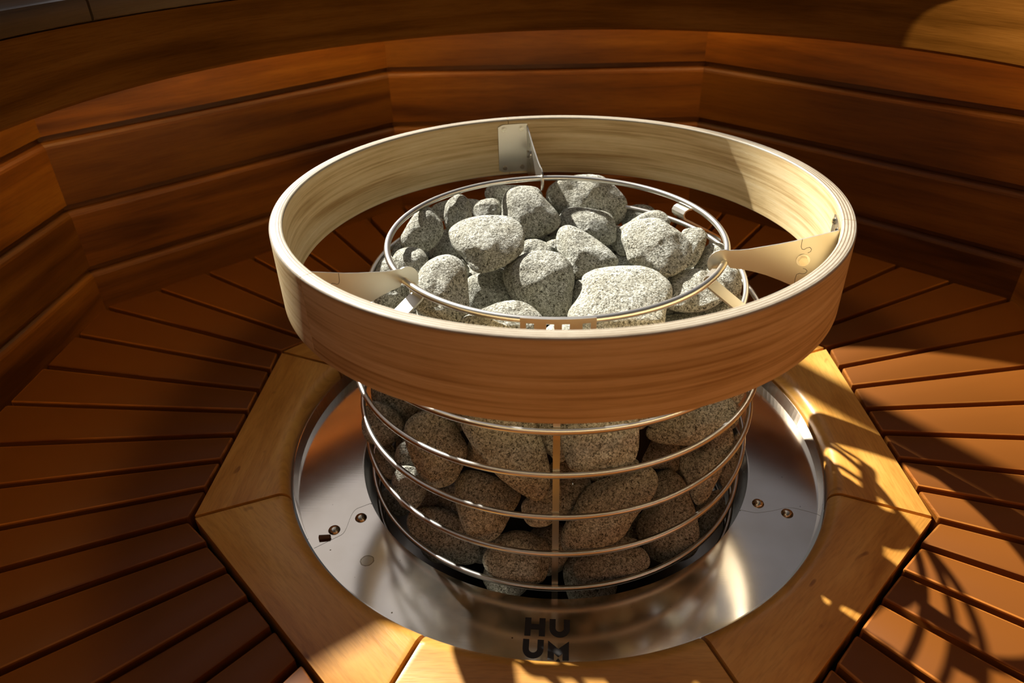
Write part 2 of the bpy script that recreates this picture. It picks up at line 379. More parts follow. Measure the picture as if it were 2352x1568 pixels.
STONES = [
 ('flat-topped pale grey sauna stone lying left of the middle of the pile',[-0.076,0.0157,0.2412],[0.996,0.084,-0.037],[-0.001,0.415,0.91],[0.043,0.0465,0.0414,0.0362,0.0323,0.0302,0.0299,0.031,0.034,0.0385,0.0421,0.0429,0.0412,0.0411,0.0376,0.0344,0.0331,0.0331,0.0346,0.037,0.0365,0.0338,0.0343,0.0386],0.0245,'T',0.95),
 ('largest grey stone at the front of the pile, behind the small square-holed plate',[0.0659,-0.1077,0.2351],[0.996,-0.078,0.05],[-0.006,0.486,0.874],[0.0432,0.0401,0.0456,0.0417,0.0373,0.0349,0.0342,0.0355,0.039,0.0433,0.0475,0.051,0.0481,0.0446,0.0472,0.0423,0.0361,0.033,0.0321,0.0332,0.0366,0.0433,0.054,0.0536],0.0257,'T',0.95),
 ('rounded grey stone with a dark overhanging fold, front centre of the pile',[-0.015,-0.0166,0.2039],[1.0,0.019,-0.005],[-0.005,0.467,0.884],[0.0418,0.0452,0.0438,0.041,0.0385,0.0373,0.0372,0.0383,0.0395,0.0403,0.0399,0.0385,0.0372,0.037,0.0397,0.0452,0.0451,0.0416,0.0387,0.0357,0.0344,0.0349,0.0367,0.0389],0.0286,'T',0.3),
 ('blocky grey stone on top of the right half of the pile',[0.113,0.0081,0.2384],[0.991,-0.124,0.059],[-0.002,0.421,0.907],[0.0363,0.041,0.0423,0.0391,0.0352,0.0331,0.032,0.0298,0.028,0.0284,0.0308,0.0347,0.0386,0.0412,0.0411,0.0387,0.0375,0.0342,0.0292,0.0273,0.0275,0.0299,0.0342,0.0341],0.0215,'T',0.7),
 ('tall humped grey stone just inside the rail hook at front left',[-0.1152,-0.0865,0.2339],[0.988,0.139,-0.069],[-0.005,0.474,0.881],[0.0332,0.0297,0.0295,0.0304,0.0321,0.0337,0.0356,0.037,0.0361,0.0336,0.03,0.0272,0.0267,0.028,0.0318,0.0368,0.0383,0.0351,0.0318,0.0306,0.0316,0.0335,0.0339,0.0342],0.0224,'T',0.55),
 ('smooth slanting egg-shaped stone at the very centre of the pile',[0.0329,0.0375,0.2168],[0.999,-0.034,0.018],[-0.002,0.429,0.903],[0.0292,0.0327,0.0368,0.04,0.0378,0.0303,0.0254,0.0228,0.0218,0.0221,0.0238,0.0275,0.0344,0.043,0.0373,0.031,0.0277,0.0267,0.0289,0.0327,0.0289,0.0259,0.025,0.0261],0.0186,'T',0.7),
 ('wedge-shaped grey stone leaning behind the flat-topped stone',[-0.035,0.1404,0.2235],[0.999,0.034,-0.015],[0.001,0.38,0.925],[0.0347,0.0358,0.0383,0.0402,0.0394,0.0372,0.0347,0.0319,0.0295,0.0287,0.0296,0.0325,0.0386,0.0439,0.0415,0.0373,0.0346,0.0332,0.0323,0.032,0.0329,0.0344,0.036,0.0357],0.0242,'T',0.55),
 ('squarish dark-sided stone in front of the biggest back stone',[0.0437,0.1383,0.2078],[0.999,-0.042,0.018],[0.0,0.395,0.919],[0.0381,0.0403,0.0391,0.0328,0.0273,0.0235,0.0216,0.0212,0.0224,0.0255,0.0306,0.0335,0.0348,0.0369,0.0395,0.0365,0.0282,0.0235,0.0212,0.0206,0.0215,0.0238,0.0277,0.0329],0.0162,'T',0.6),
 ('largest domed grey stone at the back of the pile',[0.044,0.1978,0.218],[0.999,-0.042,0.014],[0.002,0.364,0.931],[0.0569,0.0571,0.0509,0.0439,0.0388,0.0359,0.035,0.0357,0.0374,0.0386,0.0411,0.0457,0.0526,0.0549,0.0553,0.0499,0.041,0.0352,0.0322,0.0313,0.0323,0.0353,0.0411,0.0498],0.0272,'T',0.2),
 ('half-shaded oval stone under the ring at front right',[0.1506,-0.0383,0.2073],[0.982,-0.163,0.094],[-0.005,0.476,0.879],[0.0278,0.0297,0.0309,0.0288,0.0263,0.0248,0.0245,0.0249,0.0255,0.0268,0.0291,0.0321,0.0333,0.0321,0.029,0.0263,0.0246,0.0235,0.0233,0.0243,0.0267,0.0302,0.0337,0.0286],0.0185,'T',0.7),
 ('rounded stone tucked beside the left rail hook',[-0.1638,-0.003,0.2209],[0.98,0.178,-0.085],[-0.003,0.443,0.896],[0.0207,0.0215,0.0216,0.0213,0.0204,0.0196,0.0196,0.02,0.0206,0.0208,0.0206,0.0207,0.0207,0.0199,0.0195,0.0197,0.0207,0.022,0.0216,0.0208,0.0202,0.0196,0.0193,0.0197],0.0155,'T',0.6),
 ('oval stone leaning against the wire ring at the upper left',[-0.1611,0.0696,0.2293],[0.983,0.166,-0.073],[-0.0,0.402,0.915],[0.023,0.0206,0.0199,0.0203,0.0219,0.0248,0.0289,0.0308,0.0287,0.027,0.0264,0.0261,0.0257,0.0243,0.023,0.0228,0.024,0.025,0.0254,0.0263,0.0281,0.0303,0.0312,0.0284],0.0166,'T',0.45),
 ('small upright egg-shaped stone near the left back of the pile',[-0.125,0.1241,0.2316],[0.991,0.124,-0.052],[0.001,0.379,0.925],[0.0167,0.0166,0.0173,0.0182,0.019,0.0203,0.0222,0.0228,0.0224,0.0211,0.0193,0.0184,0.0184,0.0192,0.0192,0.0182,0.0177,0.0181,0.0194,0.0218,0.0254,0.0228,0.0198,0.0179],0.0136,'T',0.3),
 ('small pale stone between the upright egg stone and the wedge stone',[-0.0897,0.1507,0.2243],[0.996,0.086,-0.036],[0.001,0.376,0.927],[0.0197,0.0185,0.0173,0.0157,0.0143,0.0137,0.014,0.0151,0.0169,0.0185,0.0194,0.0196,0.0195,0.019,0.0176,0.0165,0.0156,0.0149,0.0146,0.0149,0.0159,0.018,0.0203,0.0206],0.0111,'T',0.6),
 ('long low stone lying at the back edge of the pile',[-0.0566,0.1898,0.2288],[0.998,0.053,-0.023],[0.002,0.358,0.934],[0.0392,0.0383,0.0301,0.0204,0.0159,0.0141,0.0135,0.014,0.0156,0.0188,0.0252,0.0352,0.0396,0.0382,0.0279,0.021,0.0174,0.0156,0.015,0.0154,0.0168,0.0196,0.0249,0.0344],0.0111,'T',0.5),
 ('sliver of stone showing behind the left side of the flat-topped stone',[-0.1366,0.0967,0.1965],[0.989,0.135,-0.061],[-0.002,0.421,0.907],[0.0216,0.0201,0.0191,0.0187,0.0193,0.0212,0.0231,0.0246,0.0257,0.0243,0.0225,0.0217,0.022,0.0231,0.0236,0.0223,0.0209,0.0201,0.0201,0.0212,0.0234,0.0257,0.026,0.0241],0.0156,'T',0.6),
 ('dark shaded stone in the hollow between the humped and the folded stone',[-0.0761,-0.0022,0.1867],[0.996,0.083,-0.039],[-0.005,0.476,0.88],[0.0263,0.027,0.0281,0.0252,0.0235,0.0229,0.0236,0.0262,0.0303,0.03,0.0281,0.028,0.0291,0.0289,0.0259,0.0235,0.0224,0.0225,0.0238,0.0265,0.0315,0.0334,0.0296,0.0271],0.0176,'T',0.3),
 ('small low stone peeping over the ring at front left of centre',[-0.046,-0.1631,0.2435],[0.998,0.064,-0.029],[-0.008,0.511,0.86],[0.0398,0.0278,0.0214,0.0185,0.0171,0.0167,0.0172,0.0185,0.0205,0.0236,0.0272,0.0315,0.0364,0.0342,0.0249,0.0197,0.0169,0.0157,0.0155,0.0163,0.0183,0.0222,0.0287,0.0365],0.0125,'T',0.6),
 ('speckled stone in the gap at the centre of the pile',[-0.0275,0.0522,0.2079],[0.999,0.03,-0.012],[-0.002,0.43,0.903],[0.0177,0.0162,0.0161,0.0168,0.0176,0.0176,0.0175,0.018,0.019,0.0207,0.0231,0.0249,0.0257,0.0218,0.0175,0.0151,0.0141,0.014,0.0147,0.0164,0.0192,0.0231,0.0292,0.0246],0.0122,'T',0.6),
 ('tiny shaded stone in the gap above the folded stone',[-0.0013,0.0725,0.2078],[1.0,0.002,0.001],[-0.002,0.422,0.907],[0.0107,0.0112,0.0103,0.0093,0.0087,0.0086,0.0088,0.0092,0.0094,0.0093,0.0095,0.0099,0.0104,0.0106,0.0107,0.0107,0.0101,0.0092,0.0086,0.0084,0.0086,0.0092,0.0097,0.0101],0.0067,'T',0.6),
 ('small stone wedged between the egg-shaped and the blocky stone',[0.0873,0.1058,0.1709],[0.996,-0.082,0.044],[-0.003,0.441,0.898],[0.0122,0.0133,0.0148,0.0141,0.0124,0.0112,0.0107,0.0104,0.0104,0.0105,0.0107,0.0114,0.0127,0.0145,0.0145,0.0131,0.0119,0.011,0.0108,0.0109,0.0113,0.0117,0.0115,0.0116],0.0083,'T',0.6),
 ('slanting stone half hidden behind the blocky stone',[0.1083,0.1357,0.2006],[0.994,-0.104,0.046],[-0.0,0.402,0.915],[0.0293,0.0231,0.0191,0.0173,0.0171,0.018,0.0203,0.0243,0.0303,0.0375,0.0412,0.0421,0.0268,0.0169,0.0129,0.0114,0.0113,0.0126,0.0164,0.0269,0.0371,0.0388,0.0383,0.0346],0.011,'T',0.6),
 ('low shaded stone behind the right shoulder of the biggest back stone',[0.1117,0.1878,0.2021],[0.994,-0.104,0.042],[0.001,0.382,0.924],[0.0167,0.0169,0.017,0.0155,0.0142,0.0135,0.0134,0.014,0.0152,0.0174,0.0203,0.0234,0.0236,0.018,0.0138,0.0118,0.0109,0.0107,0.0113,0.0127,0.0156,0.0217,0.0249,0.0183],0.0094,'T',0.6),
 ('pointed stone standing behind the blocky stone on the right',[0.1601,0.0457,0.2212],[0.983,-0.166,0.079],[-0.002,0.421,0.907],[0.0153,0.0156,0.0167,0.0189,0.0217,0.0215,0.0218,0.0226,0.0233,0.0216,0.0187,0.0164,0.015,0.0145,0.0146,0.0157,0.0179,0.0218,0.0258,0.0268,0.0226,0.0188,0.0166,0.0156],0.0117,'T',0.6),
 ('shadowed stone at the right rim under the rail hook',[0.1892,0.0232,0.1993],[0.976,-0.193,0.102],[-0.004,0.453,0.892],[0.0277,0.0283,0.0285,0.0299,0.0327,0.0347,0.034,0.0312,0.0262,0.0222,0.021,0.0218,0.0237,0.0266,0.0304,0.0351,0.0355,0.0346,0.0317,0.0277,0.0253,0.0244,0.0244,0.0256],0.0176,'T',0.6),
 ('low stone beside the bent strip at the right rim',[0.1966,-0.0069,0.1671],[0.973,-0.196,0.12],[-0.007,0.498,0.867],[0.0221,0.0169,0.0141,0.0128,0.0125,0.0132,0.015,0.0184,0.0224,0.0227,0.022,0.0221,0.0218,0.0192,0.0169,0.0156,0.0151,0.0154,0.0163,0.0174,0.0188,0.021,0.024,0.0257],0.0107,'T',0.6),
 ('flat stone low down inside the ring at front right',[0.1509,-0.0055,0.149],[0.984,-0.147,0.097],[-0.008,0.513,0.858],[0.0299,0.0245,0.0168,0.0131,0.0112,0.0103,0.0102,0.0108,0.0124,0.0161,0.0239,0.0312,0.029,0.0235,0.0174,0.014,0.0123,0.0116,0.0116,0.0124,0.0142,0.0177,0.0239,0.0293],0.0084,'T',0.6),
 ('outermost stone at the left rim of the pile',[-0.1884,-0.0141,0.1998],[0.974,0.202,-0.102],[-0.005,0.469,0.883],[0.0188,0.0188,0.02,0.0225,0.0263,0.0315,0.0352,0.0282,0.0219,0.0196,0.019,0.0196,0.0223,0.0251,0.0252,0.0255,0.0262,0.0273,0.0281,0.0289,0.0301,0.0267,0.0224,0.0199],0.0153,'T',0.6),
 ('light-patched stone under the left rail hook',[-0.1539,-0.0319,0.1756],[0.982,0.165,-0.088],[-0.007,0.501,0.865],[0.0246,0.0216,0.0196,0.0197,0.0222,0.0262,0.0244,0.0205,0.0182,0.0172,0.0171,0.0181,0.0205,0.0251,0.0279,0.0243,0.0218,0.0202,0.0191,0.0186,0.0189,0.02,0.0218,0.0242],0.0144,'T',0.6),
 ('dark stone wedged between the folded stone and the large front stone',[0.0349,-0.0203,0.1897],[0.999,-0.035,0.026],[-0.006,0.483,0.876],[0.0151,0.015,0.0159,0.0177,0.0202,0.0213,0.0215,0.0226,0.024,0.0233,0.0209,0.0191,0.0181,0.0177,0.0173,0.0172,0.0176,0.0189,0.0211,0.0238,0.0264,0.023,0.0184,0.0161],0.0127,'T',0.6),
 ('stone edge showing beyond the oval stone at the far left',[-0.1858,0.0632,0.2075],[0.978,0.188,-0.086],[-0.002,0.426,0.905],[0.0142,0.0125,0.0117,0.0117,0.0126,0.0136,0.0135,0.0133,0.0136,0.0146,0.0159,0.0165,0.0163,0.015,0.013,0.0118,0.0113,0.0113,0.0118,0.0129,0.0145,0.0162,0.017,0.0164],0.0091,'T',0.6),
 ('thin stone edge behind the upright egg stone',[-0.1327,0.1603,0.2227],[0.991,0.126,-0.052],[0.001,0.374,0.928],[0.0322,0.0243,0.0181,0.0143,0.0124,0.0116,0.0115,0.0123,0.0141,0.0175,0.0241,0.0346,0.0323,0.0223,0.0161,0.0132,0.0118,0.0114,0.0116,0.0128,0.0153,0.02,0.027,0.0314],0.0089,'T',0.6),
 ('bulging stone at the upper left of the cage, pressed against the wires',[-0.2082,-0.0613,0.0335],[0.972,0.191,-0.135],[-0.016,0.63,0.776],[0.0239,0.0245,0.0265,0.0286,0.0298,0.0291,0.0264,0.0245,0.0237,0.0239,0.0247,0.0264,0.0276,0.0265,0.0265,0.0269,0.0267,0.0268,0.0267,0.0263,0.0264,0.026,0.0249,0.0243],0.0154,'S',0.0),
 ('stone at the top left of the cage side, just under the wooden hoop',[-0.1958,-0.0149,0.0405],[0.977,0.179,-0.117],[-0.014,0.6,0.8],[0.0339,0.0354,0.0386,0.0388,0.0356,0.0336,0.0328,0.0327,0.0331,0.0339,0.0343,0.0342,0.0351,0.0371,0.0381,0.0353,0.0324,0.0319,0.033,0.034,0.034,0.0334,0.0325,0.0327],0.0203,'S',0.0),
 ('egg-shaped mottled stone on the left of the cage side',[-0.1232,-0.1615,0.0856],[0.987,0.133,-0.092],[-0.018,0.654,0.756],[0.0304,0.0338,0.0386,0.0413,0.0411,0.0407,0.0389,0.0364,0.0334,0.0311,0.0298,0.0308,0.0338,0.0344,0.0347,0.0371,0.0411,0.0424,0.0415,0.0378,0.033,0.0296,0.0282,0.0284],0.018,'S',0.0),
 ('small pale-scarred stone beside the mottled stone on the cage side',[-0.1692,-0.1051,0.0163],[0.98,0.159,-0.118],[-0.019,0.667,0.745],[0.0155,0.0166,0.018,0.0196,0.0213,0.0219,0.0213,0.018,0.0146,0.0127,0.0119,0.0119,0.0129,0.0158,0.0222,0.0232,0.021,0.0195,0.0185,0.0171,0.0157,0.0149,0.0147,0.0149],0.0082,'S',0.0),
 ('narrow stone below the pale-scarred stone on the cage side',[-0.1639,-0.1364,0.0034],[0.981,0.154,-0.12],[-0.021,0.694,0.72],[0.0197,0.021,0.0227,0.0243,0.0257,0.0252,0.0237,0.0228,0.0222,0.0212,0.0204,0.0202,0.0207,0.0209,0.0209,0.0219,0.0241,0.0259,0.0257,0.0241,0.0214,0.0195,0.0187,0.0188],0.0121,'S',0.0),
 ('long tapering stone slanting down to the front strip from the left',[-0.0413,-0.1963,0.1146],[0.998,0.056,-0.025],[-0.018,0.657,0.754],[0.0339,0.0446,0.0575,0.0528,0.0443,0.039,0.0365,0.0361,0.037,0.0364,0.033,0.0325,0.0341,0.038,0.0444,0.0527,0.0572,0.0451,0.0362,0.0312,0.0284,0.0271,0.0272,0.0291],0.0151,'S',0.0),
 ('chipped broad stone just right of the front strip, under the hoop',[0.0446,-0.2012,0.132],[0.998,-0.038,0.055],[-0.017,0.648,0.762],[0.037,0.0393,0.0384,0.0351,0.0316,0.0296,0.0293,0.0307,0.0339,0.0387,0.0417,0.0388,0.0372,0.037,0.0371,0.0338,0.0306,0.0291,0.0292,0.0311,0.0357,0.0391,0.0377,0.0366],0.0146,'S',0.0),
 ('stone sliver under the chipped broad stone',[0.0616,-0.1579,0.0552],[0.997,-0.045,0.068],[-0.02,0.677,0.735],[0.0297,0.0215,0.0139,0.0106,0.0091,0.0085,0.0085,0.0091,0.0107,0.0144,0.0255,0.0311,0.0244,0.0197,0.0159,0.0132,0.0117,0.011,0.011,0.0117,0.0135,0.0169,0.0224,0.027],0.006,'S',0.0),
 ('large oval stone at the upper right of the cage side',[0.1475,-0.1316,0.0992],[0.982,-0.136,0.131],[-0.016,0.629,0.777],[0.0443,0.0318,0.0249,0.0214,0.0197,0.0194,0.0203,0.0227,0.0276,0.0377,0.0483,0.0452,0.0405,0.0338,0.0283,0.0249,0.023,0.0222,0.0225,0.024,0.0269,0.0322,0.042,0.0514],0.0129,'S',0.0),
 ('shaded stone below and left of the large oval stone',[0.1235,-0.08,0.0114],[0.99,-0.094,0.107],[-0.018,0.661,0.75],[0.0302,0.0272,0.0253,0.0239,0.023,0.0225,0.0219,0.0213,0.0214,0.023,0.0259,0.0273,0.0261,0.0258,0.028,0.0294,0.0237,0.0199,0.0184,0.0181,0.019,0.0213,0.0254,0.0315],0.0122,'S',0.0),
 ('long pointed stone at the right of the cage side',[0.1673,-0.1344,0.0443],[0.979,-0.138,0.151],[-0.019,0.672,0.74],[0.0289,0.0284,0.025,0.0217,0.02,0.0203,0.0228,0.0293,0.0488,0.0426,0.0289,0.0214,0.0181,0.0171,0.0173,0.0185,0.0208,0.0255,0.0358,0.0451,0.0367,0.0303,0.0277,0.0276],0.0124,'S',0.0),
 ('four-cornered stone left of the front strip, middle of the cage',[-0.0722,-0.1858,0.0289],[0.995,0.081,-0.05],[-0.022,0.71,0.704],[0.0302,0.0327,0.0371,0.0408,0.0406,0.0363,0.0326,0.0309,0.0307,0.032,0.0349,0.04,0.0358,0.0315,0.0305,0.032,0.0353,0.0382,0.0393,0.0387,0.0361,0.0323,0.03,0.0293],0.0199,'S',0.0),
 ('stone half hidden behind the front strip, middle of the cage',[-0.01,-0.2065,0.0501],[1.0,0.025,0.006],[-0.022,0.711,0.703],[0.0217,0.0195,0.0173,0.0163,0.0161,0.0168,0.0185,0.0226,0.029,0.0262,0.0226,0.0201,0.0184,0.0176,0.0177,0.0185,0.0199,0.0208,0.0213,0.0224,0.0239,0.0239,0.0228,0.0223],0.0108,'S',0.0),
 ('big slanting stone right of the front strip, middle of the cage',[0.0579,-0.1951,0.0354],[0.997,-0.037,0.07],[-0.023,0.715,0.699],[0.0363,0.0332,0.0319,0.0313,0.0306,0.031,0.0335,0.0388,0.0481,0.0618,0.0602,0.0479,0.0349,0.0292,0.0273,0.0283,0.0308,0.0332,0.0365,0.0415,0.0488,0.062,0.058,0.0449],0.0155,'S',0.0),
 ('tall thumb-shaped stone at the lower right of the cage',[0.1336,-0.1387,-0.0374],[0.988,-0.089,0.128],[-0.023,0.725,0.689],[0.035,0.0314,0.0297,0.0312,0.0361,0.0522,0.0577,0.0532,0.0443,0.0366,0.0334,0.0319,0.0322,0.0345,0.0386,0.044,0.0463,0.0472,0.0475,0.0482,0.0473,0.0438,0.0416,0.039],0.0185,'S',0.0),
 ('stone at the far lower right behind the thumb-shaped stone',[0.19,-0.0995,-0.0692],[0.978,-0.126,0.164],[-0.023,0.721,0.693],[0.0195,0.0188,0.0182,0.0178,0.0181,0.02,0.024,0.0311,0.0341,0.0282,0.0235,0.0204,0.0186,0.0172,0.0163,0.0162,0.0171,0.0193,0.0235,0.0322,0.0348,0.0272,0.0229,0.0207],0.0105,'S',0.0),
 ('dark oval stone at the lower left of the cage',[-0.1237,-0.1585,-0.0489],[0.989,0.115,-0.09],[-0.024,0.738,0.675],[0.0394,0.0456,0.0487,0.0437,0.0368,0.0319,0.0289,0.0271,0.0265,0.0271,0.0292,0.0329,0.0381,0.0444,0.0484,0.0461,0.0385,0.0319,0.0274,0.025,0.0244,0.0253,0.0278,0.0325],0.0158,'S',0.0),
 ('small stone at the far lower left of the cage',[-0.2004,-0.0788,-0.0801],[0.977,0.164,-0.134],[-0.022,0.709,0.705],[0.0165,0.0197,0.0211,0.0213,0.0195,0.0172,0.0151,0.0134,0.0123,0.012,0.0123,0.0134,0.0156,0.0192,0.0222,0.021,0.0194,0.0176,0.0149,0.0128,0.0118,0.0115,0.0121,0.0137],0.0073,'S',0.0),
 ('block-shaped stone standing at the bottom, left of the front strip',[-0.0364,-0.2034,-0.0324],[0.999,0.049,-0.017],[-0.026,0.757,0.653],[0.0388,0.0352,0.0325,0.0312,0.0299,0.0291,0.0287,0.029,0.0301,0.0319,0.0346,0.036,0.035,0.0347,0.0358,0.0359,0.0316,0.028,0.0263,0.0262,0.0275,0.0305,0.0352,0.0381],0.0171,'S',0.0),
 ('low wide stone at the bottom, right of the front strip',[0.0639,-0.2025,-0.0423],[0.997,-0.03,0.077],[-0.026,0.764,0.645],[0.0412,0.0337,0.0243,0.0194,0.0168,0.0157,0.0158,0.0171,0.0206,0.0285,0.0378,0.042,0.0413,0.0318,0.0237,0.0194,0.0172,0.0165,0.0168,0.0183,0.0218,0.0286,0.0376,0.041],0.01,'S',0.0),
 ('shaded stone behind the front strip, above the big slanting stone',[0.0186,-0.1766,0.036],[0.999,-0.002,0.032],[-0.021,0.702,0.712],[0.0163,0.0161,0.0168,0.0181,0.0187,0.0179,0.0174,0.0185,0.0213,0.0262,0.026,0.0184,0.0145,0.0127,0.0121,0.0126,0.0141,0.0172,0.022,0.0247,0.0254,0.0237,0.0199,0.0175],0.0089,'S',0.0),
 ('dark stone at the left edge under the bulging stone',[-0.2037,-0.0769,-0.0105],[0.974,0.18,-0.137],[-0.019,0.668,0.744],[0.0144,0.0156,0.0176,0.0207,0.0234,0.0225,0.0213,0.0197,0.0174,0.0157,0.0148,0.0145,0.0148,0.0156,0.0171,0.0198,0.0237,0.0242,0.0215,0.0183,0.0159,0.0145,0.0139,0.0139],0.0088,'S',0.0),
 ('stone edge showing left of the four-cornered stone',[-0.1182,-0.1217,-0.0372],[0.991,0.111,-0.08],[-0.022,0.71,0.704],[0.0135,0.0172,0.0203,0.0214,0.0223,0.0224,0.0216,0.0194,0.016,0.0136,0.0123,0.0119,0.0123,0.0135,0.0162,0.0211,0.0268,0.0265,0.0186,0.0139,0.0117,0.0107,0.0106,0.0115],0.0071,'S',0.0),
 ('stone top showing behind the low wide stone',[0.0696,-0.1797,-0.0387],[0.996,-0.037,0.079],[-0.025,0.749,0.663],[0.0237,0.0187,0.0152,0.0129,0.0115,0.0108,0.0108,0.0115,0.013,0.0157,0.0201,0.0263,0.0245,0.0184,0.0146,0.0123,0.011,0.0105,0.0107,0.0115,0.0133,0.0166,0.0212,0.0255],0.0066,'S',0.0),
 ('shadowed stone at the far right edge of the cage',[0.2151,-0.0669,-0.0123],[0.972,-0.162,0.171],[-0.019,0.67,0.742],[0.0068,0.0063,0.0063,0.0068,0.008,0.0108,0.0183,0.0382,0.0222,0.0156,0.0123,0.0105,0.0097,0.0095,0.0099,0.011,0.0131,0.0169,0.023,0.0318,0.0279,0.0206,0.0117,0.0081],0.0049,'S',0.0),
 ('dark stone behind the front strip just under the hoop',[0.0015,-0.1793,0.1167],[1.0,0.009,0.014],[-0.017,0.644,0.765],[0.0145,0.0177,0.0227,0.0233,0.0209,0.0193,0.019,0.0197,0.0201,0.0185,0.0164,0.0153,0.015,0.0156,0.0174,0.0205,0.0241,0.0252,0.0229,0.0178,0.0146,0.013,0.0125,0.013],0.0088,'S',0.0),
 ('dark stone behind the front strip, below the topmost visible wire',[0.0125,-0.1519,0.0423],[1.0,0.002,0.025],[-0.02,0.681,0.732],[0.0174,0.0178,0.0186,0.0184,0.0169,0.0155,0.0145,0.0139,0.0136,0.0139,0.0151,0.0173,0.021,0.0213,0.0169,0.0146,0.0136,0.0134,0.0139,0.0148,0.0156,0.0163,0.017,0.0174],0.0088,'S',0.0),
 ('dark stone in the deep gap under the mottled stone',[-0.1276,-0.1007,-0.04],[0.99,0.117,-0.085],[-0.021,0.7,0.714],[0.0323,0.0314,0.0288,0.0225,0.0184,0.0167,0.0167,0.019,0.0257,0.0363,0.0353,0.0334,0.0321,0.0296,0.0258,0.0232,0.0218,0.0215,0.0223,0.024,0.0269,0.0313,0.035,0.0339],0.0118,'S',0.0),
 ('dark stone at the bottom between the oval and the block-shaped stone',[-0.0828,-0.1493,-0.0782],[0.995,0.081,-0.053],[-0.025,0.748,0.663],[0.0248,0.0254,0.0233,0.0201,0.018,0.017,0.017,0.0181,0.0204,0.0241,0.0269,0.0253,0.0236,0.0226,0.0216,0.0203,0.0195,0.0192,0.0193,0.0197,0.0206,0.0222,0.0236,0.0241],0.0112,'S',0.0),
 ('dark stone in the gap right of the big slanting stone',[0.1002,-0.1283,-0.0716],[0.993,-0.058,0.099],[-0.024,0.736,0.676],[0.0246,0.0217,0.0198,0.019,0.0192,0.0202,0.0219,0.0237,0.0258,0.0273,0.026,0.0244,0.0237,0.0238,0.024,0.0227,0.0212,0.0203,0.0203,0.0212,0.0227,0.0249,0.0278,0.0278],0.0125,'S',0.0),
]
